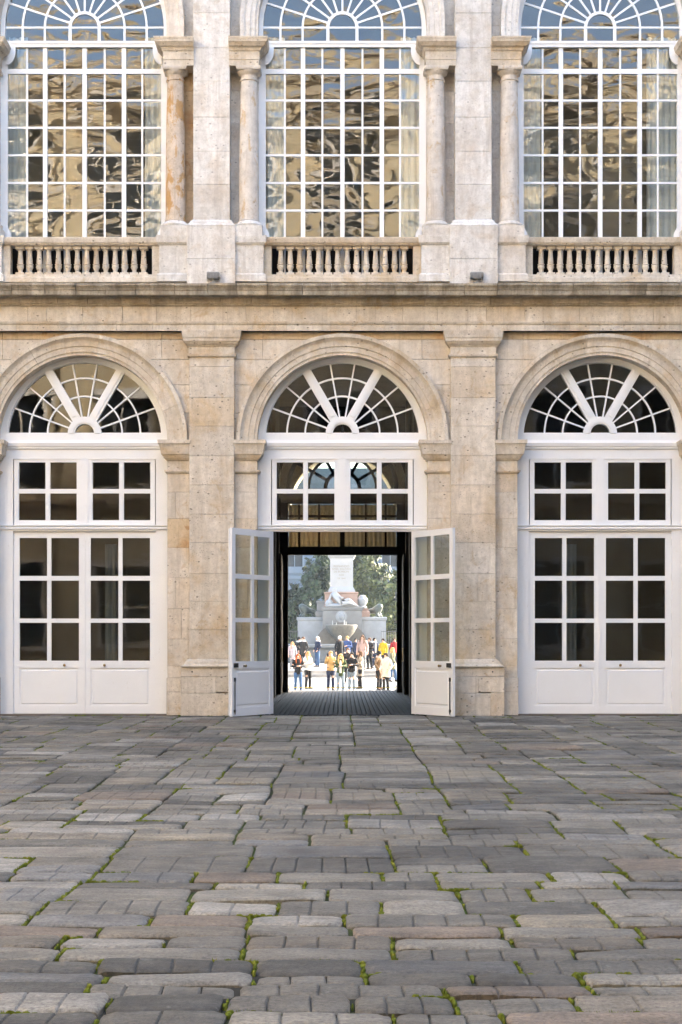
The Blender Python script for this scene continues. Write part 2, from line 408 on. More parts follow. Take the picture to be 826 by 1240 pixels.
def slab(x0, x1, y0, y1, fine):
    """verts, faces, tint of one worn slab"""
    d = (y0 + y1)/2 + CAM_D
    g = .012 if d < 12 else .020
    gx = .014 if d < 14 else .016
    x0 += gx*random.uniform(.5, 1.1); x1 -= gx*random.uniform(.5, 1.1); y0 += g*random.uniform(.4, .9); y1 -= g*random.uniform(.4, .9)
    w, l = x1 - x0, y1 - y0
    groove = random.random() < (.5 if d < 14 else .75)
    gxs = []; gys = []
    if groove and fine:
        sp = random.uniform(.16, .27); k = max(2, round(w/sp))
        gxs = [x0 + w*(i + random.uniform(-.06, .06))/k for i in range(1, k)]
        if l > .5 and random.random() < (.3 if d < 12 else .6):
            k2 = max(2, round(l/random.uniform(.25, .4))); gys = [y0 + l*i/k2 for i in range(1, k2)]
    e = .012; e2 = .06
    def axis(a, b, gs, n):
        s = [a, a + e, a + min(e2, (b-a)*.25)]
        inner = [a + (b-a)*i/n for i in range(1, n)]
        s += [q for q in inner if q > a + .09 and q < b - .09 and all(abs(q-h) > .045 for h in gs)]
        for h in gs: s += [h - .018, h - .0065, h, h + .0065, h + .018]
        s += [b - min(e2, (b-a)*.25), b - e, b]
        return sorted(s)
    if fine: X = axis(x0, x1, gxs, 6); Y = axis(y0, y1, gys, 4)
    else: X = axis(x0, x1, [], 2); Y = axis(y0, y1, [], 2)
    tz = random.gauss(0, .004); tx = random.gauss(0, .008); ty = random.gauss(0, .009); ph = random.uniform(0, 50)
    belly = random.uniform(-.003, .005); cut = random.uniform(.012, .026)
    crn = random.uniform(.015, .05)
    V = []
    for yy in Y:
        for xx in X:
            ex = min(xx - x0, x1 - xx); ey = min(yy - y0, y1 - yy)
            z = -.015*math.exp(-ex/.007) - .016*math.exp(-ey/.008) + belly*(1 - ((2*(xx-x0)/w-1)**2))*(1 - ((2*(yy-y0)/l-1)**2))
            if ex + ey < crn: z -= (crn - ex - ey)*.35
            z += tz + tx*((xx-x0)/w - .5) + ty*((yy-y0)/l - .5)
            if fine: z += .009*mnoise.noise((xx*3.1, yy*3.1, ph)) + .004*mnoise.noise((xx*9, yy*9, ph))
            if any(abs(xx - h) < .004 for h in gxs): z -= cut
            if any(abs(yy - h) < .004 for h in gys): z -= cut
            wx, wy = warp(xx, yy)
            # pull the very corners in
            if ex < .03 and ey < .03:
                wx += (.010 if xx < (x0+x1)/2 else -.010); wy += (.008 if yy < (y0+y1)/2 else -.008)
            V.append((wx, min(wy, -.03), z))
    nx, ny = len(X), len(Y); F = []
    for j in range(ny - 1):
        for i in range(nx - 1): F.append((j*nx+i, j*nx+i+1, (j+1)*nx+i+1, (j+1)*nx+i))
    rim = [i for i in range(nx)] + [j*nx + nx-1 for j in range(1, ny)] + [(ny-1)*nx + i for i in range(nx-2, -1, -1)] + [j*nx for j in range(ny-2, 0, -1)]
    b0 = len(V)
    nr = len(rim)
    for i in rim: V.append(V[i])
    for i in rim: V.append((V[i][0], V[i][1], -.09))
    for k in range(nr):
        k2 = (k+1) % nr; F.append((b0+k2, b0+k, b0+nr+k, b0+nr+k2))
    base = random.choices([(.120, .113, .096), (.152, .143, .122), (.084, .080, .069), (.142, .126, .100), (.142, .116, .091), (.106, .105, .100), (.170, .152, .118), (.205, .197, .176)],
                          [30, 27, 19, 9, 5, 5, 3, 10])[0]
    k = random.uniform(.88, 1.45); tint = (base[0]*k*1.04, base[1]*k, base[2]*k*.95)
    return V, F, tint
def slab_mesh(name, V, F, T, smooth=True):
    me = bpy.data.meshes.new(name); me.from_pydata(V, [], F)
    at = me.attributes.new('tint', 'FLOAT_COLOR', 'POINT')
    flat = []
    for c in T: flat += [c[0], c[1], c[2], 1.0]
    at.data.foreach_set('color', flat)
    if smooth: me.polygons.foreach_set('use_smooth', [True]*len(F))
    me.materials.append(MATS['paving_stone']); me.update(); return me
def in_view(p):
    d = p[2] + CAM_D
    hw = d*.2135
    return d > 6.4 and p[1] > -hw and p[0] < hw
def size_px(p):
    d0 = max(p[2] + CAM_D, 4); d1 = max(p[3] + CAM_D, 4)
    return (p[1]-p[0])*(1/d0 - 1/d1)/d0*1e3
vis = sorted([p for p in PAVE if in_view(p)], key=size_px, reverse=True)
single = set(vis[:300])
RV, RF, RT = [], [], []
for p in PAVE:
    fine = abs((p[0]+p[1])/2) < (p[2]+CAM_D)*.2135 + 2.0
    V, F, tint = slab(*p, fine)
    if p in single:
        cx, cy = (p[0]+p[1])/2, (p[2]+p[3])/2
        V = [(x-cx, yy-cy, z) for x, yy, z in V]
        link('paving_stone', slab_mesh('paving_stone', V, F, [tint]*len(V)), court, (cx, cy, 0))
    else:
        o = len(RV); RV += V; RF += [tuple(i+o for i in f) for f in F]; RT += [tint]*len(V)
tag(link('paving', slab_mesh('paving', RV, RF, RT), court), kind='stuff')
# moss in the joints
random.seed(8)
mb = MB()
def moss_blob(x, yy, rx, ry, h):
    n = 7
    ring = lambda s, z: [(x + rx*s*(1+random.uniform(-.25, .25))*math.cos(2*math.pi*i/n), yy + ry*s*(1+random.uniform(-.25, .25))*math.sin(2*math.pi*i/n), z + random.uniform(-.002, .002)) for i in range(n)]
    mb.loft([ring(1.0, -.045), ring(.85, h*.55 - .012), ring(.45, h - .004)])
def tuft(x, yy, s, k):
    for _ in range(k):
        a = random.uniform(0, 6.28); r = random.uniform(0, s); bx_, by_ = x + r*math.cos(a)*.6, yy + r*math.sin(a)*1.2
        h = random.uniform(.0, .009); wv = random.uniform(.003, .006); dx, dy = random.uniform(-.015, .015), random.uniform(-.015, .015)
        mb.add([(bx_-wv, by_, -.03), (bx_+wv, by_, -.03), (bx_+dx, by_+dy, h)], [(0, 1, 2)])
for x, ya, yb, d in JOINTS:
    if abs(x) > d*.2135 + 1.0: continue
    f = mnoise.noise((x*.45, ya*.45, 2.2))
    pr = (.95 if d < 12 else .5) + .6*f
    if random.random() > pr: continue
    n = max(2, int((yb-ya)/.05)); full = random.random() < .6; s0 = random.uniform(0, .5)
    for i in range(n):
        t_ = (i + .5)/n
        if not full and not (s0 < t_ < s0 + .5): continue
        wx, wy = warp(x, ya + (yb-ya)*t_)
        if random.random() < .22: continue
        big = random.uniform(.006, .019)*(1.6 if random.random() < .15 else 1)
        moss_blob(wx + random.uniform(-.004, .004), wy, big, .034, random.uniform(-.006, .007))
        if random.random() < .35 and d < 16: tuft(wx, wy, .03, 7)
    if random.random() < .5:      # spreads a little along the row joint
        sgn = random.choice([-1, 1]); q = random.choice([ya, yb]); ln = random.uniform(.06, .4)
        for i in range(int(ln/.035)):
            wx, wy = warp(x + sgn*.035*i, q)
            moss_blob(wx, wy, .026, random.uniform(.006, .014), random.uniform(-.006, .006))
            if d < 15 and random.random() < .4: tuft(wx, wy, .025, 6)
rw = random.Random(61)
for _ in range(150):          # weeds and moss at the foot of the wall
    wx = rw.uniform(-8, 8); f = mnoise.noise((wx*.9, 0, 5.5))
    if f < .0 or abs((abs(wx) % 5.53)) < 1.5 and abs(wx) < 1.6: continue
    m_ = wx/5.53 - .5; near_p = abs(m_ - round(m_))*5.53 < .66
    wy = -.30 if near_p else -.06
    moss_blob(wx, wy, rw.uniform(.02, .07), .02, rw.uniform(.0, .02)); tuft(wx, wy, .05, 5)
tag(link('moss', mb.mesh('moss', 'moss')), 'green moss growing in the joints between the paving stones', 'moss', kind='stuff')

# ================================================================== PALACE WING with the three arched bays
B = 5.53; OW = 1.81; PH = .475                   # bay spacing, half opening, half pilaster
ZS = 5.84                                        # springing of the lower arches
wing = thing('palace_wing', 'pale stone palace wing with white arched doors below and tall arched windows above', 'building', (0, 0, 0))
BAYS = [i*B for i in (-2, -1, 0, 1, 2)]
XE = 26.0
random.seed(21)
def arch_wall(mb, cx, x0, x1, r, zs, ztop, y0, y1, n=24):
    """wall panel x0..x1 from zs up to ztop with a half-round hole"""
    for i in range(n):
        a0, a1 = math.pi*(1 - i/n), math.pi*(1 - (i+1)/n)
        p0 = (cx + r*math.cos(a0), zs + r*math.sin(a0)); p1 = (cx + r*math.cos(a1), zs + r*math.sin(a1))
        mb.prism([p0, p1, (p1[0], ztop), (p0[0], ztop)], y0, y1)
    mb.box(x0, cx - r, y0, y1, zs, ztop); mb.box(cx + r, x1, y0, y1, zs, ztop)
# structural core (mortar shows in the joints)
core = MB()
for bx in BAYS: arch_wall(core, bx, bx - B/2, bx + B/2, OW + .02, ZS, 8.9, .04, .8)
for i in range(-3, 3):
    c0 = (i + .5)*B; core.box(c0 - (B/2 - OW - .02), c0 + (B/2 - OW - .02), .04, .8, 0, ZS)
core.box(-XE, -3*B + .9, .04, .8, 0, 8.9); core.box(3*B - .9, XE, .04, .8, 0, 8.9)
core.box(-XE, -2.5*B, .04, .8, ZS, 8.9); core.box(2.5*B, XE, .04, .8, ZS, 8.9)
UW, UZ, UR = 1.79, 14.74, 1.79                   # upper window: half width, springing, radius
for bx in BAYS: arch_wall(core, bx, bx - B/2, bx + B/2, UR + .02, UZ, 18.0, .26, .8)
for i in range(-3, 3):
    c0 = (i + .5)*B; core.box(c0 - (B/2 - UW - .02), c0 + (B/2 - UW - .02), .26, .8, 9.0, UZ)
core.box(-XE, -3*B + .9, .26, .8, 9.0, 18.0); core.box(3*B - .9, XE, .26, .8, 9.0, 18.0)
core.box(-XE, XE, .20, .8, 18.0, 31.0)
wall = link('wall', core.mesh('wall', 'mortar'), wing)
# rooms, floors, back wall, roof
inn = MB()
inn.box(-XE, XE, .8, 16.0, 8.92, 9.08)           # floor between storeys
inn.box(-XE, XE, -.1, 16.8, 30.7, 31.4)          # roof
inn.box(-XE, XE, .8, 15.4, 17.9, 18.1)
inn.box(-XE, XE, 5.0, 5.2, 9.08, 17.9)           # back of the upper gallery
inn.box(-XE, -2.3, 4.6, 4.8, .02, 8.92); inn.box(2.3, XE, 4.6, 4.8, .02, 8.92)
inn.box(-2.3, -2.1, .8, 15.4, .02, 8.92); inn.box(2.1, 2.3, .8, 15.4, .02, 8.92)
for s in (-1, 1):
    for k in (1.5, 2.5): inn.box(s*k*B - .1, s*k*B + .1, .8, 4.6, .02, 8.92)
link('room_wall', inn.mesh('room_wall', 'room_wall'), wing)
fl = MB(); fl.box(-XE, -2.31, .02, 4.6, -.3, .018); fl.box(2.31, XE, .02, 4.6, -.3, .018)
link('room_floor', fl.mesh('room_floor', 'room_floor'), wing)
bw = MB()
bw.box(-XE, -1.75, 15.45, 16.8, -1.0, 5.7); bw.box(1.75, XE, 15.45, 16.8, -1.0, 5.7)
arch_wall(bw, 0, -XE, XE, 1.62, 5.7, 30.6, 15.45, 16.8)
link('rear_wall', bw.mesh('rear_wall', 'limestone'), wing)

CH = .005
def stone_part(poly, y0, y1, mat, parent, loc=(0, 0, 0), name='ashlar_stone', key=None):
    key = key or 'st' + str(hash((tuple(poly), y0, y1)))
    return part(name, key, lambda m: m.prism(poly, y0, y1, CH), mat, parent, loc)
def rect(x0, x1, z0, z1, g=.002): return [(x0+g, z0+g), (x1-g, z0+g), (x1-g, z1-g), (x0+g, z1-g)]
courses = [0, .50, 1.05, 1.62, 2.27, 2.93, 3.56, 4.18, 4.74, 5.14]
# jamb piers, spandrels, archivolts, imposts
for bi, bx in enumerate(BAYS):
    outer = abs(bx) > 2*B - .1
    for s in (-1, 1):
        xa, xb = sorted((s*OW, s*(B/2 - PH + .02)))
        for z0, z1 in zip(courses[:-1], courses[1:]):
            if z0 < .8:      # low plinth of the jamb, a little proud and wider
                xa2, xb2 = sorted((s*(OW - .015), s*(B/2 - PH + .02)))
                stone_part(rect(xa2, xb2, z0, z1 if z1 < .9 else .80), -.035, .36, 'limestone', wall, (bx, 0, 0))
                if z1 > .9: stone_part(rect(xa, xb, .80, z1), .0, .36, 'limestone', wall, (bx, 0, 0))
                continue
            mt = 'limestone_ochre' if (bi == 1 and s == 1 and 1.0 < z0 < 3.7 and random.random() < .45) else 'limestone'
            if random.random() < .28 and z1 - z0 > .5:
                xm = xa + (xb - xa)*random.choice([.35, .5, .6])
                stone_part(rect(xa, xm, z0, z1), 0, .36, 'limestone', wall, (bx, 0, 0)); stone_part(rect(xm, xb, z0, z1), 0, .36, mt, wall, (bx, 0, 0))
            else: stone_part(rect(xa, xb, z0, z1), 0, .36, mt, wall, (bx, 0, 0))
        # neck above the little strip, under the impost
        stone_part(rect(xa, xb, 5.20, 5.42), 0, .36, 'limestone', wall, (bx, 0, 0))
        def strip(m, s=s):
            x0, x1 = sorted((s*OW, s*(B/2 - PH + .02)))
            m.stack(x0, x1, 0, .36, [(5.135, .0), (5.145, .03), (5.165, .035), (5.17, .055), (5.205, .06), (5.207, 0)], (1 if s > 0 else 0, 1 if s < 0 else 0, 1, 0))
        part('jamb_strip', f'strip{s}', strip, 'limestone', wall, (bx, 0, 0))
        def impost(m, s=s):
            x0, x1 = sorted((s*OW, s*(B/2 - PH + .02)))
            pr = [(5.42, .0), (5.424, .03), (5.46, .045), (5.463, .07), (5.50, .075), (5.503, .09), (5.53, .095), (5.535, .12), (5.64, .135), (5.70, .15), (5.75, .165), (5.755, .185), (5.835, .19), (5.84, .0)]
            m.stack(x0, x1, 0, .34, pr, (1 if s > 0 else 0, 1 if s < 0 else 0, 1, 0))
        part('impost', f'impost{s}', impost, 'limestone', wall, (bx, 0, 0))
        # spandrel blocks
        zc = [ZS, 6.42, 7.02, 7.56, 7.985, 8.14]
        for k, (z0, z1) in enumerate(zip(zc[:-1], zc[1:])):
            RO = 2.24
            def xin(z):
                dz = z - ZS
                return math.sqrt(max(RO*RO - dz*dz, 0)) if dz < RO else 0.0
            xo = B/2 - PH + .02
            zs_ = [z0 + .003 + (z1 - z0 - .006)*i/6 for i in range(7)]
            cuts = [None]
            x_low = xin(z0)
            inner = [(xin(z), z) for z in zs_]
            inner = [(max(x, .004), z) for x, z in inner]
            if xo - inner[0][0] < .03 and xo - inner[-1][0] < .06: continue
            split = None
            if xo - inner[-1][0] > .9: split = xo - .62
            if split and split > inner[0][0] + .15:
                polyA = [(split + .003, z0 + .003), (xo - .003, z0 + .003), (xo - .003, z1 - .003), (split + .003, z1 - .003)]
                polyB = [(split - .003, z1 - .003)] + inner[::-1] + [(split - .003, z0 + .003)]
                polys = [polyA, polyB]
            else: polys = [[(xo - .003, z1 - .003)] + inner[::-1] + ([(xo - .003, z0 + .003)] if xo - inner[0][0] > .02 else [])]
            for poly in polys:
                q = []
                for pt in poly:
                    if not q or (Vector(pt) - Vector(q[-1])).length > .004: q.append(pt)
                if len(q) < 3: continue
                q = [(s*x, z) for x, z in q]
                if s < 0: q = q[::-1]
                part('ashlar_stone', 'sp' + str(hash(tuple(q))), lambda m, q=q: m.prism(q, 0, .10, CH), 'limestone' if k < 4 else 'limestone_ochre', wall, (bx, 0, 0))
    # archivolt in voussoirs
    prof = [(OW, .36), (OW, -.015), (1.87, -.02), (1.875, -.04), (1.99, -.045), (1.995, -.065), (2.08, -.07), (2.11, -.085), (2.15, -.12), (2.17, -.145), (2.245, -.15), (2.25, -.13), (2.25, .03)]
    nv = 9
    for k in range(nv):
        a0 = math.pi*k/nv + .0012; a1 = math.pi*(k+1)/nv - .0012
        part('voussoir', f'vous{k}', lambda m, a0=a0, a1=a1: m.arc(prof, 0, ZS, a0, a1, 6), 'limestone', wall, (bx, 0, 0), smooth=True, angle=25)
# pilasters, lower storey
for i in range(-3, 3):
    px = (i + .5)*B
    cm = part('pilaster', 'pilcore', lambda m: m.box(-PH + .02, PH - .02, -.10, .1, 0, 8.1), 'mortar', wing, (px, 0, 0))
    # plinth in blocks
    def addp(x0, x1, z0, z1, mt='limestone', y0=-.28): stone_part(rect(x0, x1, z0, z1), y0, .02, mt, cm)
    random.seed(40 + i)
    addp(-.645, .36, 0, .48); addp(.36, .645, 0, .50); addp(-.645, .10, .48, .83); addp(.10, .645, .50, .83); addp(-.645, .645, .83, 1.03)
    part('base_moulding', 'pilbase', lambda m: m.stack(-PH, PH, -.16, .02, [(1.03, .165), (1.05, .168), (1.07, .12), (1.10, .09), (1.13, .085), (1.16, .06), (1.19, .02), (1.20, .0)]), 'limestone', cm)
    z = 1.20; k = 0
    for h in (.62, .60, .58, .66, .60, .62, .61, .63, .60, .66, .22):
        z1 = min(z + h, 7.585)
        if z1 - z < .05: break
        if random.random() < .10: 
            xm = random.choice([-.2, .1, .25])
            addp(-PH, xm, z, z1, y0=-.16); addp(xm, PH, z, z1, y0=-.16, mt='limestone')
        else: addp(-PH, PH, z, z1, y0=-.16)
        z = z1
    part('capital', 'pilcap', lambda m: m.stack(-PH, PH, -.16, .02,
        [(7.585, .0), (7.59, .035), (7.625, .045), (7.64, .05), (7.645, .01), (7.80, .01), (7.805, .03), (7.83, .035), (7.835, .055), (7.87, .085), (7.90, .10), (7.905, .115), (7.955, .12), (7.985, .135), (8.09, .15), (8.12, .155), (8.135, .155)]), 'limestone', cm)
    part('putlog_hole', 'hole', lambda m: (m.tube([(-.40, -.287, .93), (-.40, -.27, .93)], .018, 8), m.tube([(.40, -.287, .93), (.40, -.27, .93)], .018, 8)), 'iron', cm)
# entablature: architrave + frieze blocks
ent = link('entablature', (lambda m: (m.box(-XE, XE, -.13, .3, 8.14, 8.70), m)[1])(MB()).mesh('entablature', 'mortar'), wing)
random.seed(77)
def run_blocks(name, mat, parent, wlo, whi, fn, x0=-9.0, x1=9.0):
    x = x0
    while x < x1 - .1:
        w = random.uniform(wlo, whi); e = min(x + w, x1)
        if x1 - e < wlo*.5: e = x1
        jg = .006 if 'corn' in mat else .003
        m = MB(); fn(m, x + jg, e - jg)
        link(name, m.mesh(name, mat), parent); x = e
def profx(m, x0, x1, pts): m.loft([[(x0, y, z) for y, z in pts], [(x1, y, z) for y, z in pts]])
arch_p = [(.1, 8.14), (-.155, 8.14), (-.16, 8.20), (-.165, 8.27), (-.185, 8.275), (-.19, 8.285), (-.205, 8.315), (-.205, 8.33), (.1, 8.335)]
run_blocks('architrave_stone', 'limestone', ent, .45, 1.0, lambda m, a, b: profx(m, a, b, arch_p))
run_blocks('frieze_stone', 'limestone', ent, .35, .85, lambda m, a, b: m.prism(rect(a, b, 8.338, 8.652, 0), -.17, .1, CH))
for s in (-1, 1):
    m = MB(); profx(m, *sorted((s*9.0, s*XE)), arch_p); m.box(*sorted((s*9.0, s*XE)), -.17, .1, 8.338, 8.652); link('architrave_stone', m.mesh('architrave_run', 'limestone'), ent)
cor = link('cornice', (lambda m: (m.box(-XE, XE, -.14, .3, 8.66, 9.02), m)[1])(MB()).mesh('cornice', 'mortar'), wing)
bed_p = [(.1, 8.655), (-.185, 8.655), (-.21, 8.67), (-.22, 8.70), (-.245, 8.705), (-.25, 8.81), (-.27, 8.815), (-.275, 8.826), (.1, 8.826)]
top_p = [(.1, 8.829), (-.47, 8.829), (-.50, 8.815), (-.515, 8.829), (-.52, 8.915), (-.54, 8.92), (-.55, 8.95), (-.585, 8.99), (-.60, 9.005), (-.605, 9.05), (-.56, 9.06), (-.1, 9.10), (.1, 9.10)]
run_blocks('bed_mould_stone', 'cornice_bed', cor, .62, .80, lambda m, a, b: profx(m, a, b, bed_p))
def uneven_top(m, a, b):
    dz = random.uniform(-.008, .006); dy = random.uniform(-.012, .008)
    profx(m, a, b, [(y + (dy if y < -.4 else 0), z + (dz if z > 8.86 else 0)) for y, z in top_p])
run_blocks('cornice_stone', 'cornice_stone', cor, .58, .82, uneven_top)
for s in (-1, 1):
    m = MB(); profx(m, *sorted((s*9.0, s*XE)), bed_p); link('bed_mould_stone', m.mesh('bed_run', 'cornice_bed'), cor)
    m = MB(); profx(m, *sorted((s*9.0, s*XE)), top_p); link('cornice_stone', m.mesh('top_run', 'cornice_stone'), cor)

# ---------------------------------------------------------------- lower doors
FY = .30          # face of the white joinery
FZ = 6.03         # centre of the fanlight
LW = 1.53         # door leaf width
def frame_lower(m):
    # arch ring and side posts
    FC = 5.90
    m.arc([(1.665, FY), (1.85, FY), (1.85, FY+.2), (1.665, FY+.2)], 0, FC, 0, math.pi, 40)
    m.arc([(1.645, FY+.05), (1.68, FY+.05), (1.68, FY+.15), (1.645, FY+.15)], 0, FC, 0, math.pi, 40)
    m.box(-1.84, -LW, FY+.003, FY+.2, .0, FC); m.box(LW, 1.84, FY+.003, FY+.2, .0, FC)
    for s in (-1, 1): m.box(*sorted((s*LW, s*1.80)), FY+.006, FY+.19, FC-.02, FZ)
    m.box(-LW, LW, FY+.004, FY+.19, 5.88, FZ - .005)            # rail under the fan
    m.stack(-1.80, 1.80, FY, FY+.1, [(5.68, .01), (5.70, .03), (5.74, .035), (5.75, .055), (5.80, .065), (5.815, .07), (5.82, .03), (5.88, .02)], (0, 0, 1, 0))
    m.box(-LW, LW, FY+.004, FY+.19, 5.475, 5.68)
    m.box(-.075, .075, FY+.002, FY+.2, 4.06, 5.475)              # centre post between the transom casements
    m.box(-LW, LW, FY+.005, FY+.19, 3.93, 4.06)
    m.stack(-1.80, 1.80, FY, FY+.1, [(3.965, .005), (3.97, .03), (4.00, .035), (4.02, .02), (4.04, .045), (4.065, .05), (4.07, .005)], (0, 0, 1, 0))
def fan_bars(m):
    y0, y1 = FY+.05, FY+.15
    for a in (60, 120):
        c, s_ = math.cos(R(a)), math.sin(R(a))
        m.bar((.30*c, FZ+.30*s_), (1.64*c, FZ+1.64*s_), .19, FY+.012, y1+.02)
        m.bar((.42*c, FZ+.42*s_), (1.55*c, FZ+1.55*s_), .09, FY-.008, y1)
    for a in (20, 40, 80, 100, 140, 160):
        c, s_ = math.cos(R(a)), math.sin(R(a))
        m.bar((.34*c, FZ+.34*s_), (1.66*c, FZ+1.66*s_), .032, y0, y1-.03)
    for r in (.80, 1.19): m.arc([(r-.016, y0+.003), (r+.018, y0+.003), (r+.018, y1-.035), (r-.018, y1-.035)], 0, FZ, 0, math.pi, 36)
    m.arc([(.205, FY+.008), (.36, FY+.008), (.36, y1), (.205, y1)], 0, FZ, 0, math.pi, 24)
    m.arc([(.235, FY-.012), (.30, FY-.012), (.30, y1), (.235, y1)], 0, FZ, 0, math.pi, 24)
    m.box(-1.70, 1.70, FY+.045, FY+.16, FZ-.03, FZ+.018)
def sector(m, r0, r1, a0, a1):
    n = 6
    m.arc([(r0, -.003), (r1, -.003), (r1, .003), (r0, .003)], 0, 0, R(a0), R(a1), n)
def pane_box(w, h): return lambda m: m.box(-w/2, w/2, -.003, .003, -h/2, h/2)
def pane(parent, x, y, z, w, h, mat, wob=.25):
    return part('pane', f'pane{w:.3f}_{h:.3f}', pane_box(w, h), mat, parent, (x, y, z), (R(random.gauss(0, wob)), 0, R(random.gauss(0, wob))))
def casement(m):
    x0, x1, z0, z1 = -.70, .70, 4.06, 5.475
    y0, y1 = FY+.02, FY+.09
    w = .0
    # local centre 0; outer 1.415 wide
    m.box(-.72, -.63, y0, y1, z0, z1); m.box(.63, .72, y0, y1, z0, z1)
    m.box(-.63, .63, y0+.002, y1, z0, 4.17); m.box(-.63, .63, y0+.002, y1, 5.41, z1)
    m.box(-.04, .04, y0+.006, y1-.006, 4.17, 5.41); m.box(-.63, .63, y0+.009, y1-.009, 4.745, 4.84)
    for xa, xb in ((-.63, -.04), (.04, .63)):       # glazing bead
        for za, zb in ((4.17, 4.745), (4.84, 5.41)):
            m.box(xa, xa+.012, y0+.02, y1, za, zb); m.box(xb-.012, xb, y0+.02, y1, za, zb)
ROWS = [(2.975, 3.79), (2.06, 2.875), (1.155, 1.97)]
def leaf_frame(m, s):
    # hinge at x=0, leaf runs to s*LW; face at y=0 (front), 60 mm thick
    X = lambda a, b: sorted((s*a, s*b))
    t0, t1 = -.0, .06
    m.box(*X(.0, .13), t0, t1, .02, 3.92); m.box(*X(1.405, LW-.003), t0, t1, .02, 3.92)
    m.box(*X(.72, .81), t0+.006, t1-.006, 1.155, 3.79)
    for za, zb in ((3.79, 3.92), (2.875, 2.975), (1.97, 2.06), (1.0, 1.155), (.02, .19)):
        m.box(*X(.13, 1.405), t0+.002, t1-.002, za, zb)
    m.box(*X(1.49, LW+.02), t0-.014, t0+.01, .04, 3.90) if s > 0 else None    # meeting bead
def leaf_panel(m, s):
    X = lambda a, b: sorted((s*a, s*b))
    x0, x1 = X(.13, 1.405)
    m.box(x0, x1, .022, .042, .19, 1.0)
    m.loft([[(x0+.04, .020, .23), (x1-.04, .020, .23), (x1-.04, .020, .96), (x0+.04, .020, .96)],
            [(x0+.055, .010, .245), (x1-.055, .010, .245), (x1-.055, .010, .945), (x0+.055, .010, .945)]])
    m.loft([[(x0+.05, .041, .24), (x1-.05, .041, .24), (x1-.05, .041, .95), (x0+.05, .041, .95)],
            [(x0+.075, .054, .265), (x1-.075, .054, .265), (x1-.075, .054, .925), (x0+.075, .054, .925)]])
def knob(m):
    m.lathe([(.022, 0), (.022, .008), (.010, .012), (.010, .03), (.026, .04), (.03, .055), (.022, .068), (.005, .072)], n=12)
def hinge(m): m.tube([(0, 0, -.07), (0, 0, .07)], .014, 8)
def door_leaf(bx, s, ang, closed=True):
    o = part('door', f'leaf{s}', lambda m: leaf_frame(m, s), 'white_paint', wing, (bx - s*LW, FY+.05, 0), (0, 0, ang))
    part('panel', f'lpanel{s}', lambda m: leaf_panel(m, s), 'white_paint', o)
    for za, zb in ROWS:
        for xa, xb in ((.13, .72), (.81, 1.405)):
            pane(o, s*(xa+xb)/2, .03, (za+zb)/2, xb-xa+.01, zb-za+.01, 'door_glass', .05)
    part('knob', 'knob', knob, 'brass', o, (s*1.10, 0.0, 1.06), (R(90), 0, 0), True)
    if not closed: part('knob', 'knob', knob, 'brass', o, (s*1.10, .06, 1.06), (R(-90), 0, 0), True)
    if not closed:
        part('bolt', 'dbolt', lambda m: (m.tube([(0, .075, .06), (0, .075, .80)], .012, 8), m.box(-.02, .02, .06, .085, .74, .82), m.box(-.025, .025, .06, .08, .10, .16)), 'iron', o, (s*1.44, 0, 0))
        part('lock', 'dlock', lambda m: m.box(-.07, .07, .06, .085, 1.03, 1.12), 'iron', o, (s*1.40, 0, 0))
    for hz in (.42, 1.3, 2.1, 2.95, 3.7):
        part('hinge', 'hinge', hinge, 'lamp_grey', o, (-s*.012, -.008, hz), None, True)
    return o
random.seed(3)
for bx in BAYS:
    fr = part('door_frame', 'lowframe', frame_lower, 'white_paint', wing, (bx, 0, 0), None, True, 25)
    fan = part('fanlight', 'fanbars', fan_bars, 'white_paint', wing, (bx, 0, 0), None, True, 25)
    for r0, r1 in ((.35, .80), (.80, 1.19), (1.19, 1.70)):
        for k in range(9):
            a0, a1 = k*20, (k+1)*20
            part('pane', f'sec{r0}{k}', lambda m, r0=r0, r1=r1, a0=a0, a1=a1: sector(m, r0, r1, a0, a1), 'door_glass', fan, (0, FY+.09, FZ), (R(random.gauss(0, .15)), 0, R(random.gauss(0, .15))))
    part('pane', 'sechub', lambda m: sector(m, .01, .22, 0, 180), 'door_glass', fan, (0, FY+.09, FZ))
    for s in (-1, 1):
        cs = part('transom_window', 'casement', casement, 'white_paint', wing, (bx + s*.79, 0, 0))
        for xa, xb in ((-.63, -.04), (.04, .63)):
            for za, zb in ((4.17, 4.745), (4.84, 5.41)): pane(cs, (xa+xb)/2, FY+.055, (za+zb)/2, xb-xa+.01, zb-za+.01, 'door_glass', .12)
    for s in (1, -1):
        if bx == 0: door_leaf(bx, s, R(-121.5 if s > 0 else 121.5), False)
        else: door_leaf(bx, s, 0)
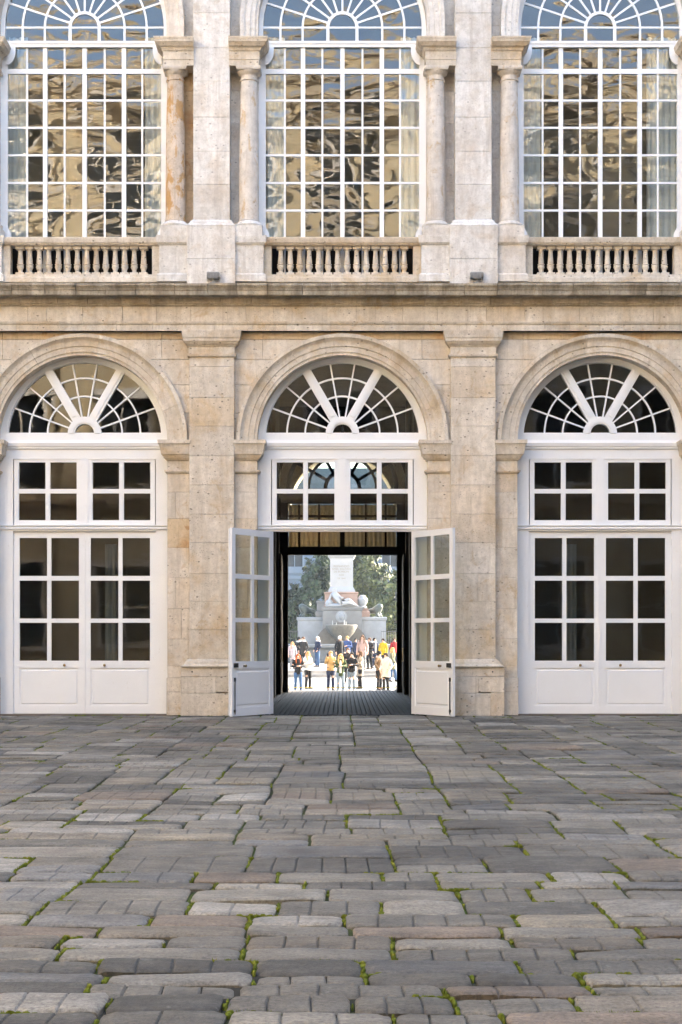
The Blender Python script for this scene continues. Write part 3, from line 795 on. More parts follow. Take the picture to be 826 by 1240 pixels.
# ---------------------------------------------------------------- upper storey
sup = MB(); sup.box(-XE, XE, -.12, .8, 9.0, 9.16)
link('upper_floor_edge', sup.mesh('upper_floor_edge', 'limestone_pale'), wing)
UH = .386
random.seed(9)
for i in range(-3, 3):
    px = (i + .5)*B
    cm = part('upper_pilaster', 'upilcore', lambda m: m.box(-UH + .02, UH - .02, -.15, .27, 9.1, 18.0), 'mortar', wing, (px, 0, 0))
    stone_part(rect(-.51, .51, 9.09, 9.62), -.34, .26, 'limestone_pale', cm, key='uplinth1'); stone_part(rect(-.51, .51, 9.62, 10.30), -.34, .26, 'limestone_pale', cm, key='uplinth2')
    part('base_moulding', 'upilbase', lambda m: m.stack(-UH, UH, -.21, .26, [(10.30, .125), (10.32, .13), (10.34, .125), (10.36, .10), (10.385, .075), (10.40, .07), (10.43, .055), (10.46, .02), (10.48, .0)]), 'limestone_pale', cm)
    z = 10.48
    for h in (.74, .70, .72, .76, .70, .74, .78, .7, .72, .76):
        z1 = min(z+h, 17.9); stone_part(rect(-UH, UH, z, z1), -.21, .26, 'limestone_pale', cm); z = z1
    # wall strip either side of the pilaster, behind the columns
    for s in (-1, 1):
        z = 9.1
        xa, xb = sorted((s*(UH-.01), s*(B/2 - UW)))
        for h in (.7, .72, .68, .7, .74, .7, .69, .7, .72, .7, .7):
            z1 = min(z+h, 17.9)
            mt = 'limestone_ochre' if (i == -1 and s == -1 and 10.3 < z < 14) else 'limestone_pale'
            stone_part(rect(xa, xb, z, z1), .22, .70, mt, wall, (px, 0, 0)); z = z1
        def upspan(): pass
CX = 1.985
def column(m):
    m.lathe([(.215, 10.46), (.225, 10.48), (.215, 10.52), (.21, 10.6), (.209, 11.4), (.2, 12.3), (.178, 13.30), (.175, 13.44), (.195, 13.45), (.197, 13.475), (.175, 13.48), (.175, 13.56)], n=28)
def col_base(m):
    m.stack(-.25, .25, -.25, .25, [(10.13, .04), (10.335, .04), (10.34, 0)], (1, 1, 1, 1))
    m.lathe([(.285, 10.335), (.285, 10.35), (.30, 10.375), (.295, 10.40), (.265, 10.425), (.245, 10.43), (.24, 10.445), (.225, 10.465)], n=28)
def col_cap(m):
    m.lathe([(.175, 13.55), (.18, 13.56), (.20, 13.58), (.225, 13.60), (.24, 13.63), (.245, 13.645)], n=28)
    m.stack(-.22, .22, -.22, .22, [(13.645, .02), (13.66, .03), (13.70, .04), (13.715, .04), (13.72, 0)], (1, 1, 1, 1))
def entab(m, s):
    # s=+1: right column (window towards -x, pilaster towards +x)
    x0, x1 = sorted((-s*.22, s*.41))
    pr = [(13.72, 0), (13.84, .0), (13.845, .012), (14.0, .015), (14.02, .02), (14.025, .035), (14.06, .05), (14.09, .07), (14.10, .11), (14.16, .16), (14.165, .175), (14.21, .185), (14.24, .20), (14.27, .205), (14.275, .05)]
    m.stack(x0, x1, -.24, .25, pr, (1 if s > 0 else 0, 1 if s < 0 else 0, 1, 0))
def pedestal(m):
    m.stack(-.30, .30, -.24, .25, [(9.16, .05), (9.30, .05), (9.33, .02), (9.335, 0), (9.93, 0), (9.94, .02), (9.97, .035), (9.975, .05), (10.06, .06), (10.10, .065), (10.13, .065)], (1, 1, 1, 0))
def bal_profile(n=14):
    h0, h1 = 9.335, 9.945; H = h1 - h0
    pr = [(.080, .07), (.072, .09), (.055, .13), (.05, .17), (.062, .22), (.080, .28), (.084, .31), (.074, .345), (.066, .36), (.084, .375), (.086, .40), (.064, .415), (.068, .46), (.066, .52), (.060, .62), (.054, .74), (.052, .83), (.06, .88), (.076, .90), (.08, .925)]
    return [(r*.9, h0 + H*t) for r, t in pr]
def baluster(m):
    m.lathe(bal_profile(), n=12)
    m.box(-.088, .088, -.088, .088, 9.325, 9.39); m.box(-.088, .088, -.088, .088, 9.89, 9.955)
def balustrade(m):
    m.stack(-1.66, 1.66, -.13, .13, [(9.95, .02), (9.965, .04), (9.99, .05), (9.995, .07), (10.06, .085), (10.10, .09), (10.115, .06)], (0, 0, 1, 1))
    m.stack(-1.66, 1.66, -.13, .13, [(9.165, .06), (9.26, .06), (9.28, .035), (9.33, .03)], (0, 0, 1, 1))
    for s in (-1, 1): m.box(*sorted((s*1.50, s*1.66)), -.12, .12, 9.32, 9.96)
def upper_frame(m):
    y0, y1 = .30, .40
    for s in (-1, 1): m.box(*sorted((s*1.645, s*1.81)), y0, y1+.05, 9.16, 14.45)
    m.stack(-1.81, 1.81, y0, y1, [(14.30, 0), (14.302, .02), (14.36, .025), (14.37, .04), (14.425, .045), (14.43, 0)], (0, 0, 1, 0))
    MX = [-1.645, -.855, 0, .855, 1.645]
    for x in (-.845, 0, .845): m.box(x-.046, x+.046, y0+.012, y1, 9.16, 14.31)
    for x in (-1.235, -.43, .43, 1.235): m.box(x-.019, x+.019, y0+.03, y1-.02, 9.16, 14.31)
    m.box(-1.646, 1.646, y0+.015, y1-.004, 13.74, 13.845)
    for z in (13.175, 12.59, 12.0, 11.405, 10.815): m.box(-1.646, 1.646, y0+.033, y1-.024, z-.022, z+.022)
    m.box(-1.646, 1.646, y0+.015, y1-.004, 10.12, 10.24)
    # arched head
    m.arc([(1.70, y0+.002), (1.81, y0+.002), (1.81, y1), (1.70, y1)], 0, UZ, 0, math.pi, 36)
    for s in (-1, 1): m.box(*sorted((s*1.70, s*1.81)), y0+.004, y1, 14.42, UZ+.01)
    m.box(-1.71, 1.71, y0+.035, y1-.02, UZ-.02, UZ+.02)
    for r in (.855, 1.33):
        m.arc([(r-.022, y0+.03), (r+.022, y0+.03), (r+.022, y1-.03), (r-.022, y1-.03)], 0, UZ, 0, math.pi, 32)
        for s in (-1, 1): m.box(*sorted((s*(r-.022), s*(r+.022))), y0+.028, y1-.03, 14.42, UZ)
    m.arc([(.28, y0+.02), (.345, y0+.02), (.345, y1-.02), (.28, y1-.02)], 0, UZ, 0, math.pi, 24)
    for s in (-1, 1): m.box(*sorted((s*.28, s*.345)), y0+.022, y1-.02, 14.42, UZ)
    for a in (18, 36, 54, 72, 90, 108, 126, 144, 162):
        c, s_ = math.cos(R(a)), math.sin(R(a)); m.bar((.33*c, UZ+.33*s_), (1.72*c, UZ+1.72*s_), .042, y0+.038, y1-.035)
def scribe(m, s):
    # white board cut to the profile of the capital and of the column foot
    pts = [(1.66, 14.31), (1.47, 14.31)]
    for k in range(9):
        a = R(-5 - 80*k/8); pts.append((1.66 - .19*math.cos(a), 14.22 + .30*math.sin(a)))
    pts += [(1.66, 13.92)]
    m.prism([(s*x, z) for x, z in pts], .27, .31)
def scribe_low(m, s):
    pts = [(1.66, 10.05), (1.56, 10.05), (1.555, 10.2), (1.575, 10.32), (1.62, 10.40), (1.645, 10.47), (1.66, 10.47)]
    m.prism([(s*x, z) for x, z in pts], .27, .31)
uprof = [(UW, .5), (UW, -.0), (1.85, -.005), (1.855, -.03), (1.95, -.035), (1.955, -.06), (2.05, -.065), (2.09, -.10), (2.17, -.105), (2.17, .25)]
def upper_archivolt(m):
    m.arc(uprof, 0, UZ, 0, math.pi, 40)
    for s in (-1, 1): m.loft([[(s*r, y, 14.28) for r, y in uprof], [(s*r, y, UZ) for r, y in uprof]])
random.seed(4)
for bi, bx in enumerate(BAYS):
    far = abs(bx) > 2*B - .1
    w = part('window', 'upframe', upper_frame, 'white_paint', wing, (bx, 0, 0), None, True, 25)
    for s in (-1, 1): part('scribed_board', f'scribe{s}', lambda m, s=s: scribe(m, s), 'white_paint', w); part('scribed_board', f'scribelow{s}', lambda m, s=s: scribe_low(m, s), 'white_paint', w)
    cols = [(-1.645, -1.259), (-1.211, -.897), (-.793, -.454), (-.406, -.052), (.052, .406), (.454, .793), (.897, 1.211), (1.259, 1.645)]
    rows = [(10.24, 10.788), (10.842, 11.378), (11.432, 11.973), (12.027, 12.563), (12.617, 13.148), (13.202, 13.74), (13.845, 14.30)]
    if far:
        part('pane', 'bigpane', lambda m: m.box(-1.7, 1.7, .349, .353, 9.2, 16.4), 'old_glass', w)
    else:
        for xa, xb in cols:
            for za, zb in rows: pane(w, (xa+xb)/2, .352, (za+zb)/2, xb-xa+.016, zb-za+.016, 'old_glass', .30)
        part('recess_shade_panel', 'recess_shade', lambda m: (m.box(-1.64, 1.64, .36, .39, 9.165, 10.115)), 'dark_wood', w)  # dark sheet added behind the balusters to paint the shaded recess
        for xa, xb in ((-1.70, -1.35), (-1.31, -.877), (-.833, -.345), (-.28, .28), (.345, .833), (.877, 1.31), (1.35, 1.70)):
            pane(w, (xa+xb)/2, .352, (14.43+UZ)/2, xb-xa+.01, UZ-14.43, 'old_glass', .3)
        for r0, r1 in ((.345, .855), (.855, 1.33), (1.33, 1.72)):
            for k in range(10): part('pane', f'usec{r0}{k}', lambda m, r0=r0, r1=r1, k=k: sector(m, r0, r1, k*18, k*18+18), 'old_glass', w, (0, .352, UZ), (R(random.gauss(0, .3)), 0, R(random.gauss(0, .3))))
        part('pane', 'usechub', lambda m: sector(m, .01, .29, 0, 180), 'old_glass', w, (0, .352, UZ))
    part('archivolt', 'upperarch', upper_archivolt, 'limestone_pale', wing, (bx, 0, 0), None, True, 25)
    for s in (-1, 1):
        flaky = bi == 1 and s == 1
        cl = part('column', 'column', column, 'limestone_flaking' if flaky else 'limestone_column', wing, (bx + s*CX, 0, 0), None, True)
        if flaky: cl['label'] = 'column shaft with flaking orange patches'
        part('base', 'colbase', col_base, 'limestone_pale', cl, (0, 0, 0), None, True)
        part('capital', 'colcap', col_cap, 'limestone_column', cl, (0, 0, 0), None, True)
        part('entablature_block', f'entab{s}', lambda m, s=s: entab(m, s), 'limestone', cl)
        part('pedestal', 'pedestal', pedestal, 'limestone_pale', wing, (bx + s*1.965, 0, 0))
    br = part('balustrade', 'balustrade', balustrade, 'limestone', wing, (bx, 0, 0))
    for k in range(14): part('baluster', 'baluster', baluster, 'limestone', br, ((k - 6.5)*.2015, 0, 0), None, True)

# curtains
def curtain(label, x0, x1, y, z0, z1, mat='sheer_curtain', seed=0, taper=0.0):
    rnd = random.Random(seed); m = MB(); n = max(12, int((x1-x0)/.025)); rows_ = 8
    ph = rnd.uniform(0, 6); V = []
    for j in range(rows_+1):
        t_ = j/rows_; z = z1 + (z0 - z1)*t_
        for i in range(n+1):
            u = i/n; x = x0 + (x1-x0)*u
            yy = y + .035*math.sin(u*(x1-x0)*46 + ph + .5*math.sin(t_*3)) + .02*math.sin(u*(x1-x0)*19 + ph*2)
            V.append((x + taper*t_*(u-.5), yy, z))
    F = [(j*(n+1)+i, j*(n+1)+i+1, (j+1)*(n+1)+i+1, (j+1)*(n+1)+i) for j in range(rows_) for i in range(n)]
    m.add(V, F); me = m.mesh('curtain', mat, True, 80)
    o = link('curtain', me)
    so = o.modifiers.new('thickness', 'SOLIDIFY'); so.thickness = .004
    return tag(o, label, 'curtain', 'white curtains behind the windows')
nm = {1: 'window beside the flaking orange column', 2: 'window above the open doorway', 3: 'window showing the least golden reflection'}
for bi, bx in enumerate(BAYS[1:4], 1):
    wd = {1: (.40, .40), 2: (.42, .40), 3: (.40, .62)}[bi]
    lab = {(1, -1): 'sheer white curtain at the far edge of the window with the flaking column',
           (1, 1): 'sheer white curtain next to the flaking orange column',
           (2, -1): 'sheer white curtain nearer the flaking column, in the window above the open doorway',
           (2, 1): 'sheer white curtain away from the flaking column, in the window above the open doorway',
           (3, -1): 'narrow white curtain in the window with the darkest lower panes',
           (3, 1): 'wide white curtain in the window with the darkest lower panes'}
    curtain(lab[(bi, -1)], bx - 1.66, bx - 1.66 + wd[0], .56, 9.12, 16.3 if False else 14.6, seed=bi*2)
    curtain(lab[(bi, 1)], bx + 1.66 - wd[1], bx + 1.66, .56, 9.12, 14.6, seed=bi*2+1)
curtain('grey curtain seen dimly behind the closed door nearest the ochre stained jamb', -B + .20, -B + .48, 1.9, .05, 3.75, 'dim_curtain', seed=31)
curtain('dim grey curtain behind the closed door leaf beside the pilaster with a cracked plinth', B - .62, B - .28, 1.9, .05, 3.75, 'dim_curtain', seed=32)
# floodlights on the cornice
for i, lab in ((-.5, 'small grey floodlight on the cornice under the flaking column side pilaster'), (.5, 'small grey floodlight on the cornice under the cleaner pilaster')):
    fx = i*B + .06 if i < 0 else i*B + .05
    o = thing('floodlight', lab, 'floodlight', (fx, -.42, 9.075), 0, 'floodlights on the cornice')
    part('foot', 'ffoot', lambda m: (m.box(-.07, .07, -.05, .05, -.005, .02), m.box(-.02, .02, -.02, .02, .015, .09)), 'lamp_grey', o)
    part('housing', 'fhous', lambda m: (m.stack(-.085, .085, -.06, .06, [(.085, -.01), (.10, .02), (.20, .045), (.215, .05), (.225, .045)], (1, 1, 1, 1)), [m.box(-.13 + .065*k, -.118 + .065*k, -.115, .10, .11, .20) for k in range(5)]), 'lamp_grey', o)
    part('lens', 'flens', lambda m: m.box(-.11, .11, -.085, .085, .222, .232), 'lamp_lens', o)
    part('bracket', 'fbrk', lambda m: (m.box(-.14, -.128, -.012, .012, .06, .17), m.box(.128, .14, -.012, .012, .06, .17), m.box(-.14, .14, -.012, .012, .052, .064)), 'lamp_grey', o)

# ---------------------------------------------------------------- passage through the wing
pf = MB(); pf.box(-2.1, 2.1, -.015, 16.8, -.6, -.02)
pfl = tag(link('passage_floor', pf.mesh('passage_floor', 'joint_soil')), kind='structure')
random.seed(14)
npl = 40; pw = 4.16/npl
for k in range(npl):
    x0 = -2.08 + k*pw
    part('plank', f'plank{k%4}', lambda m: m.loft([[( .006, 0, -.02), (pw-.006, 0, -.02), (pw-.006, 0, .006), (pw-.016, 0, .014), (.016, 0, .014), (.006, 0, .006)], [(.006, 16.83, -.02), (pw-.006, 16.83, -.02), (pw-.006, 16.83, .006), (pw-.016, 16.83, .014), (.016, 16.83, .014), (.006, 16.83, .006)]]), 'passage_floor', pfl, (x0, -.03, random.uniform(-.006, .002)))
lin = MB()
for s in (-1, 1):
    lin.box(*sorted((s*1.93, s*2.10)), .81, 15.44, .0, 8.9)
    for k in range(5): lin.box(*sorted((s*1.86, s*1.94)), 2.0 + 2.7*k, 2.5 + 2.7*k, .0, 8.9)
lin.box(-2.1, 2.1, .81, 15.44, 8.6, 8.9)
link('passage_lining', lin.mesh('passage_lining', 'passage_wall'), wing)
# glazed screen at the far end
SY = 14.0; SZ = 6.13
def screen(m):
    y0, y1 = SY, SY+.12
    for s in (-1, 1):
        m.box(*sorted((s*1.63, s*1.93)), y0, y1, .02, SZ)
        m.box(*sorted((s*1.63, s*1.72)), y0-.03, y0+.02, .02, 4.15)
    m.box(-1.93, 1.93, y0-.04, y1+.02, 4.15, 4.40); m.box(-1.93, 1.93, y0-.04, y1+.02, 5.69, SZ)
    m.box(-.07, .07, y0-.02, y1, 4.40, 5.69)
    for x in (-1.30, -.70, .70, 1.30): m.box(x-.03, x+.03, y0, y1-.02, 4.40, 5.69)
    m.box(-1.63, 1.63, y0+.003, y1-.03, 5.28, 5.35)
    m.arc([(1.56, y0-.02), (1.68, y0-.02), (1.68, y1), (1.56, y1)], 0, SZ, 0, math.pi, 30)
    m.arc([(1.93, y0-.01), (2.2, y0-.01), (2.2, y1), (1.93, y1)], 0, SZ, 0, math.pi, 30)
    m.arc([(.46, y0-.01), (.57, y0-.01), (.57, y1), (.46, y1)], 0, SZ, 0, math.pi, 20)
    m.arc([(.98, y0), (1.06, y0), (1.06, y1), (.98, y1)], 0, SZ, 0, math.pi, 24)
    for a in (30, 60, 90, 120, 150):
        c, s_ = math.cos(R(a)), math.sin(R(a)); m.bar((.5*c, SZ+.5*s_), (1.95*c, SZ+1.95*s_), .09, y0+.005, y1-.01)
scr = part('screen', 'screen', screen, 'dark_wood', wing, (0, 0, 0), None, True, 25)
sc2 = MB()       # dark infill of the screen above its fanlight
for i in range(24):
    a0, a1 = math.pi*i/24, math.pi*(i+1)/24; r = 2.0
    p0 = (r*math.cos(a0), SZ + r*math.sin(a0)); p1 = (r*math.cos(a1), SZ + r*math.sin(a1))
    sc2.prism([p0, (p0[0], 8.8), (p1[0], 8.8), p1], SY+.02, SY+.10)
link('screen_tympanum', sc2.mesh('screen_tympanum', 'dark_wood'), scr)
for a in range(6): part('pane', f'scrp{a}', lambda m, a=a: sector(m, .56, 1.93, a*30, a*30+30), 'door_glass', scr, (0, SY+.06, SZ))
for k, (xa, xb) in enumerate(((-1.63, -1.30), (-1.30, -.70), (-.70, 0), (0, .70), (.70, 1.30), (1.30, 1.63))):
    pane(scr, (xa+xb)/2, SY+.05, 5.04, xb-xa, 1.28, 'door_glass', 0)
for k, (a, b) in enumerate(((-1.62, -.02), (.02, 1.62))):
    o = curtain(('beige pleated curtain in the passage screen, on the side of the bluish open door', 'beige pleated curtain in the passage screen, on the side of the whiter open door')[k], a, b, SY-.06 if False else SY+.30, 4.42, 5.68, 'beige_curtain', 50+k)
    o['group'] = 'beige curtains in the passage screen'
# inner dark leaves folded against the passage walls
def inner_leaf(m):
    m.box(-.025, .025, 0, 1.75, .03, 4.1)
    for z0, z1 in ((.2, 1.0), (1.2, 2.5), (2.65, 3.95)):
        m.box(-.035, .035, .18, 1.57, z0, z1); m.box(-.04, .04, .26, 1.49, z0+.08, z1-.08)
for s in (-1, 1):
    il = part('inner_door', f'innerleaf{s}', inner_leaf, 'dark_wood', wing, (s*1.80, SY-1.82, 0), (0, 0, R(-s*.5)))
    part('handle', 'ihandle', lambda m: (m.tube([(0, .12, 1.0), (0, .12, 1.35)], .012, 8), m.box(-.03, .03, .10, .14, .98, 1.0), m.box(-.03, .03, .10, .14, 1.35, 1.37)), 'brass', il, (-s*.05, 0, 0))

# ================================================================== THE OTHER SIDES OF THE COURTYARD
def court_wing(label, loc, rz, nb, half):
    w = thing('courtyard_wing', label, 'building', loc, rz)
    b = 2*half/nb; wh = 1.45
    st = [(1.2, 5.6), (9.8, 14.6), (17.9, 23.6), (25.2, 29.0)]
    m = MB()
    zz = [0] + [q for p in st for q in p] + [31.0]
    for k in range(nb + 1):
        x0 = -half + k*b - (b/2 - wh if k else 0); x1 = -half + k*b + (b/2 - wh if k < nb else 0)
        m.box(x0, x1, 0, .8, 0, 31.0)
    for k in range(nb):
        c = -half + (k+.5)*b
        for a, q in zip(zz[0::2], zz[1::2]): m.box(c - wh, c + wh, .002, .8, a, q)
    m.box(-half, half, .81, 13, 0, 30.9)
    link('wall', m.mesh('court_wall', 'wing_stone'), w)
    for k in range(nb):
        c = -half + (k+.5)*b
        for j, (z0, z1) in enumerate(st):
            wf = part('window', f'cw{j}', lambda m, z0=z0, z1=z1: (m.box(-wh-.18, -wh, -.10, .1, z0-.05, z1+.1), m.box(wh, wh+.18, -.10, .1, z0-.05, z1+.1), m.box(-wh-.25, wh+.25, -.18, .1, z1, z1+.35),
                m.box(-wh-.25, wh+.25, -.2, .1, z0-.25, z0), m.box(-.05, .05, .25, .33, z0, z1), m.box(-wh, wh, .252, .33, (z0+z1)/2-.04, (z0+z1)/2+.04)), 'limestone_pale', w, (c, 0, 0))
            part('pane', f'cp{j}', lambda m, z0=z0, z1=z1: m.box(-wh, wh, .34, .36, z0, z1), 'far_glass', wf)
    for k in range(nb + 1):
        part('pilaster', 'cpil', lambda m: (m.box(-.55, .55, -.30, .05, 9.2, 29.3), m.stack(-.55, .55, -.3, .05, [(27.6, 0), (27.7, .1), (28.6, .2), (29.0, .35), (29.25, .4)]), m.stack(-.6, .6, -.3, .05, [(0, .1), (8.2, .1), (8.21, .0)]), m.box(-.7, .7, -.45, .05, 9.15, 10.2)), 'wing_stone', w, (-half + k*b, 0, 0))
    part('cornice', f'ccor{half}', lambda m: (profx(m, -half, half, [(.1, 29.3), (-.45, 29.3), (-.5, 29.7), (-.9, 30.0), (-1.3, 30.1), (-1.35, 30.5), (-1.5, 30.7), (-1.5, 30.85), (.1, 31.0)]), profx(m, -half, half, [(.1, 8.3), (-.4, 8.3), (-.5, 8.7), (-.9, 8.8), (-.95, 9.1), (.1, 9.15)]), m.box(-half, half, -.25, .1, 17.0, 17.4), m.box(-half, half, -.25, .1, 24.2, 24.6)), 'cornice_bed', w)
    part('parapet', f'cpar{half}', lambda m: (m.box(-half, half, -.3, .3, 31.0, 31.5), m.box(-half, half, -.25, .25, 32.8, 33.1), [m.box(-half + q*.5, -half + q*.5 + .24, -.12, .12, 31.5, 32.8) for q in range(int(half*4))]), 'wing_stone', w)
court_wing('sunlit golden courtyard wing mirrored in the tall upper windows', (0, -50, 0), math.pi, 9, 25.9)
court_wing('sunlit side wing of the courtyard beside the flaking column end', (-26, -25, 0), R(90), 9, 24.9)
court_wing('shaded side wing of the courtyard throwing its shadow over the paving', (26, -25, 0), R(-90), 9, 24.9)

# ================================================================== THE PLAZA BEYOND
GS = -.67
mb = MB()
mb.add([(-120, 16.81, -.60), (120, 16.81, -.60), (120, 36, GS), (-120, 36, GS), (120, 49.2, -.36), (-120, 49.2, -.36)], [(0, 1, 2, 3), (3, 2, 4, 5)])
mb.add([(-120, 16.81, -.9), (120, 16.81, -.9), (120, 49.2, -.9), (-120, 49.2, -.9)], [(0, 3, 2, 1)])
tag(link('street', mb.mesh('street', 'plaza_slabs')), kind='structure')
mb = MB(); mb.box(-120, 120, 50.0, 260, -.9, 0.0)
plaza = tag(link('plaza', mb.mesh('plaza', 'plaza_slabs')), kind='structure')
mb = MB(); mb.box(-120, 120, 49.2, 49.997, -.9, -.18)
link('step', mb.mesh('step', 'granite'), plaza)

# monument with fountain
MY = 81.0; MD = MY + CAM_D
mon = thing('fountain_monument', 'white stone monument with a tall inscribed pedestal rising over a fountain bowl', 'monument', (AT(413.5, MD), MY, 0))
def mpx(px): return (px - 413.5)*MD/FPX
def mz(py): return ZT(py, MD)
def mpart(name, fn, mat, par=mon, smooth=False, loc=(0, 0, 0)): 
    m = MB(); fn(m); return link(name, m.mesh(name, mat, smooth), par, loc)
mpart('basin', lambda m: (m.loft([[(x*k, y*k2 - 3.2, z) for x, y, k, k2 in [(math.cos(a)*4.6, math.sin(a)*2.6, s_, s_) for a in [2*math.pi*i/32 for i in range(32)]]] for s_, z in ((1.04, 0), (1.04, .15), (1.0, .2), (1.0, .95), (1.05, 1.0), (1.07, 1.05), (1.07, 1.18), (1.04, 1.22), (.93, 1.22), (.92, .9))])), 'granite_dark')
mpart('basin_rim', lambda m: m.loft([[(math.cos(a)*4.6*s_, math.sin(a)*2.6*s_ - 3.2, z) for a in [2*math.pi*i/32 for i in range(32)]] for s_, z in ((1.075, 1.10), (1.085, 1.14), (1.085, 1.28), (1.06, 1.32), (.93, 1.31))]), 'marble_grey')
mpart('base_block', lambda m: (m.stack(mpx(361), mpx(467), -1.2, 3.6, [(0, .08), (.5, .08), (.52, 0), (mz(752), 0), (mz(751), .06), (mz(748), .08), (mz(747.5), 0)], (1, 1, 1, 1))), 'marble_base')
mpart('middle_block', lambda m: m.stack(mpx(391), mpx(438), -1.7, 3.0, [(0, .0), (mz(740), 0), (mz(739), .06), (mz(736), .1), (mz(735.5), .0)], (1, 1, 1, 1)), 'marble_grey')
mpart('niche', lambda m: m.arc([(.1, -1.9), (1.95, -1.9), (1.95, -1.15), (.1, -1.15)], 0, .9, 0, math.pi, 28), 'wet_stone', smooth=True)
bowl = mpart('bowl', lambda m: m.lathe([(.38, .2), (.34, .9), (.28, 1.3), (.36, 1.6), (.62, 1.78), (.9, 2.1), (1.02, 2.35), (1.10, 2.5), (1.12, mz(757.5)), (1.05, mz(757)), (.98, 2.5), (.2, 2.3)], 0, -2.9, 28), 'bowl_stone', smooth=True)
mpart('water_jet', lambda m: [m.tube([(x, -2.9, 2.4), (x, -2.9, 2.85 + h)], [.05, .02], 6) for x, h in ((-.62, .12), (-.35, .0), (.2, .15), (.32, .05))], 'marble', bowl)
mpart('medallion', lambda m: (m.tube([(0, -1.66, mz(747)), (0, -1.78, mz(747))], .42, 20), m.tube([(0, -1.7, mz(747)), (0, -1.84, mz(747))], [.34, .30], 20), m.ball((0, -1.84, mz(747)), (.2, .1, .24))), 'marble_base')
mpart('pink_plinth', lambda m: m.stack(mpx(393.5), mpx(433), -1.25, 2.4, [(mz(735.6), .0), (mz(735), .08), (mz(732), .0), (mz(720), 0), (mz(719), .05), (mz(718), .06), (mz(717.5), 0)], (1, 1, 1, 1)), 'pink_granite')
shaft = mpart('pedestal_shaft', lambda m: m.stack(mpx(400), mpx(427.5), -.85, 1.9, [(mz(717.6), .14), (mz(716), .14), (mz(714), .10), (mz(712), .03), (mz(711), 0), (mz(677), 0), (mz(676), .05), (mz(673), .16), (mz(670), .2), (mz(664), .2), (mz(663.5), .0)], (1, 1, 1, 1)), 'marble')
mpart('inscription_panel', lambda m: (m.box(-.52, .52, -.875, -.84, mz(705), mz(682))), 'marble', shaft)
for k, (txt, py, sz) in enumerate((('REINANDO', 686.5, .22), ('ISABEL SEGUNDA', 689.7, .17), ('DE BORBON', 693, .19), ('AÑO', 697, .16), ('DE 1844', 701, .16))):
    cu = bpy.data.curves.new('inscription', 'FONT'); cu.body = txt; cu.size = sz; cu.align_x = 'CENTER'; cu.align_y = 'CENTER'; cu.extrude = .004
    to = bpy.data.objects.new('inscription_tmp', cu); C.objects.link(to); dg = bpy.context.evaluated_depsgraph_get(); dg.update()
    me = bpy.data.meshes.new_from_object(to.evaluated_get(dg)); bpy.data.objects.remove(to)
    me.materials.clear(); me.materials.append(MATS['lettering'])
    link('inscription', me, shaft, (0, -.881, mz(py)), (R(90), 0, 0))
def merge_skin(name, verts, edges, radii, mat, parent=None, loc=(0, 0, 0), rot=None, root=0, sub=1):
    me = bpy.data.meshes.new(name); me.from_pydata([tuple(v) for v in verts], edges, [])
    o = bpy.data.objects.new(name, me); C.objects.link(o)
    o.modifiers.new('skin', 'SKIN')
    for i, r in enumerate(radii):
        sv = me.skin_vertices[0].data[i]; sv.radius = r if isinstance(r, tuple) else (r, r); sv.use_root = (i == root)
    sm = o.modifiers.new('sub', 'SUBSURF'); sm.levels = sub; sm.render_levels = sub
    dg = bpy.context.evaluated_depsgraph_get(); dg.update()
    me2 = bpy.data.meshes.new_from_object(o.evaluated_get(dg)); bpy.data.objects.remove(o); bpy.data.meshes.remove(me)
    me2.polygons.foreach_set('use_smooth', [True]*len(me2.polygons))
    me2.materials.clear(); me2.materials.append(MATS[mat] if isinstance(mat, str) else mat)
    if parent is None and loc is None: return me2
    return link(name, me2, parent, loc, rot)
# reclining river god on the middle block
zb = mz(735.4)
gv = [(-.15, 0, .30), (-.32, -.02, .62), (-.42, 0, .90), (-.42, 0, 1.08), (-.42, -.05, 1.24), (-.42, -.05, 1.36),
      (-.66, 0, .88), (-.80, -.05, .55), (-.82, -.2, .22), (-.20, -.05, .86), (.0, -.2, .66), (.2, -.3, .62),
      (.15, -.1, .30), (.55, -.15, .55), (.95, -.15, .22), (1.15, -.25, .10), (.2, -.3, .22), (.65, -.35, .28), (1.05, -.4, .10)]
ge = [(0,1),(1,2),(2,3),(3,4),(4,5),(2,6),(6,7),(7,8),(2,9),(9,10),(10,11),(0,12),(12,13),(13,14),(14,15),(0,16),(16,17),(17,18)]
gr = [.24, .24, .26, .10, .15, .12, .11, .09, .07, .11, .08, .07, .17, .14, .10, .07, .17, .13, .08]
merge_skin('river_god', gv, ge, gr, 'marble', mon, (-.05, -1.35, zb))
mpart('statue_rock', lambda m: (m.ball((-.3, -1.3, zb+.08), (.9, .35, .2)), m.ball((.6, -1.3, zb+.05), (.7, .35, .14)), m.ball((-.85, -1.25, zb+.25), (.3, .3, .3))), 'marble', smooth=True)
mpart('urn', lambda m: m.lathe([(.28, mz(737)), (.34, mz(735)), (.22, mz(734)), (.38, mz(729)), (.40, mz(726)), (.25, mz(723)), (.22, mz(722)), (.12, mz(721))], mpx(438.5), -.9, 14), 'marble_base', smooth=True)
mpart('side_block', lambda m: (m.stack(mpx(384), mpx(393), -1.0, 1.2, [(mz(747), .1), (mz(741), .1), (mz(740), 0), (mz(731), 0), (mz(730), .05), (mz(728), .05)], (1, 1, 1, 1))), 'marble_grey')
mpart('side_block', lambda m: (m.stack(mpx(434), mpx(446), -1.0, 1.2, [(mz(747), .1), (mz(741), .1), (mz(740), 0), (mz(737), 0)], (1, 1, 1, 1))), 'pink_granite')
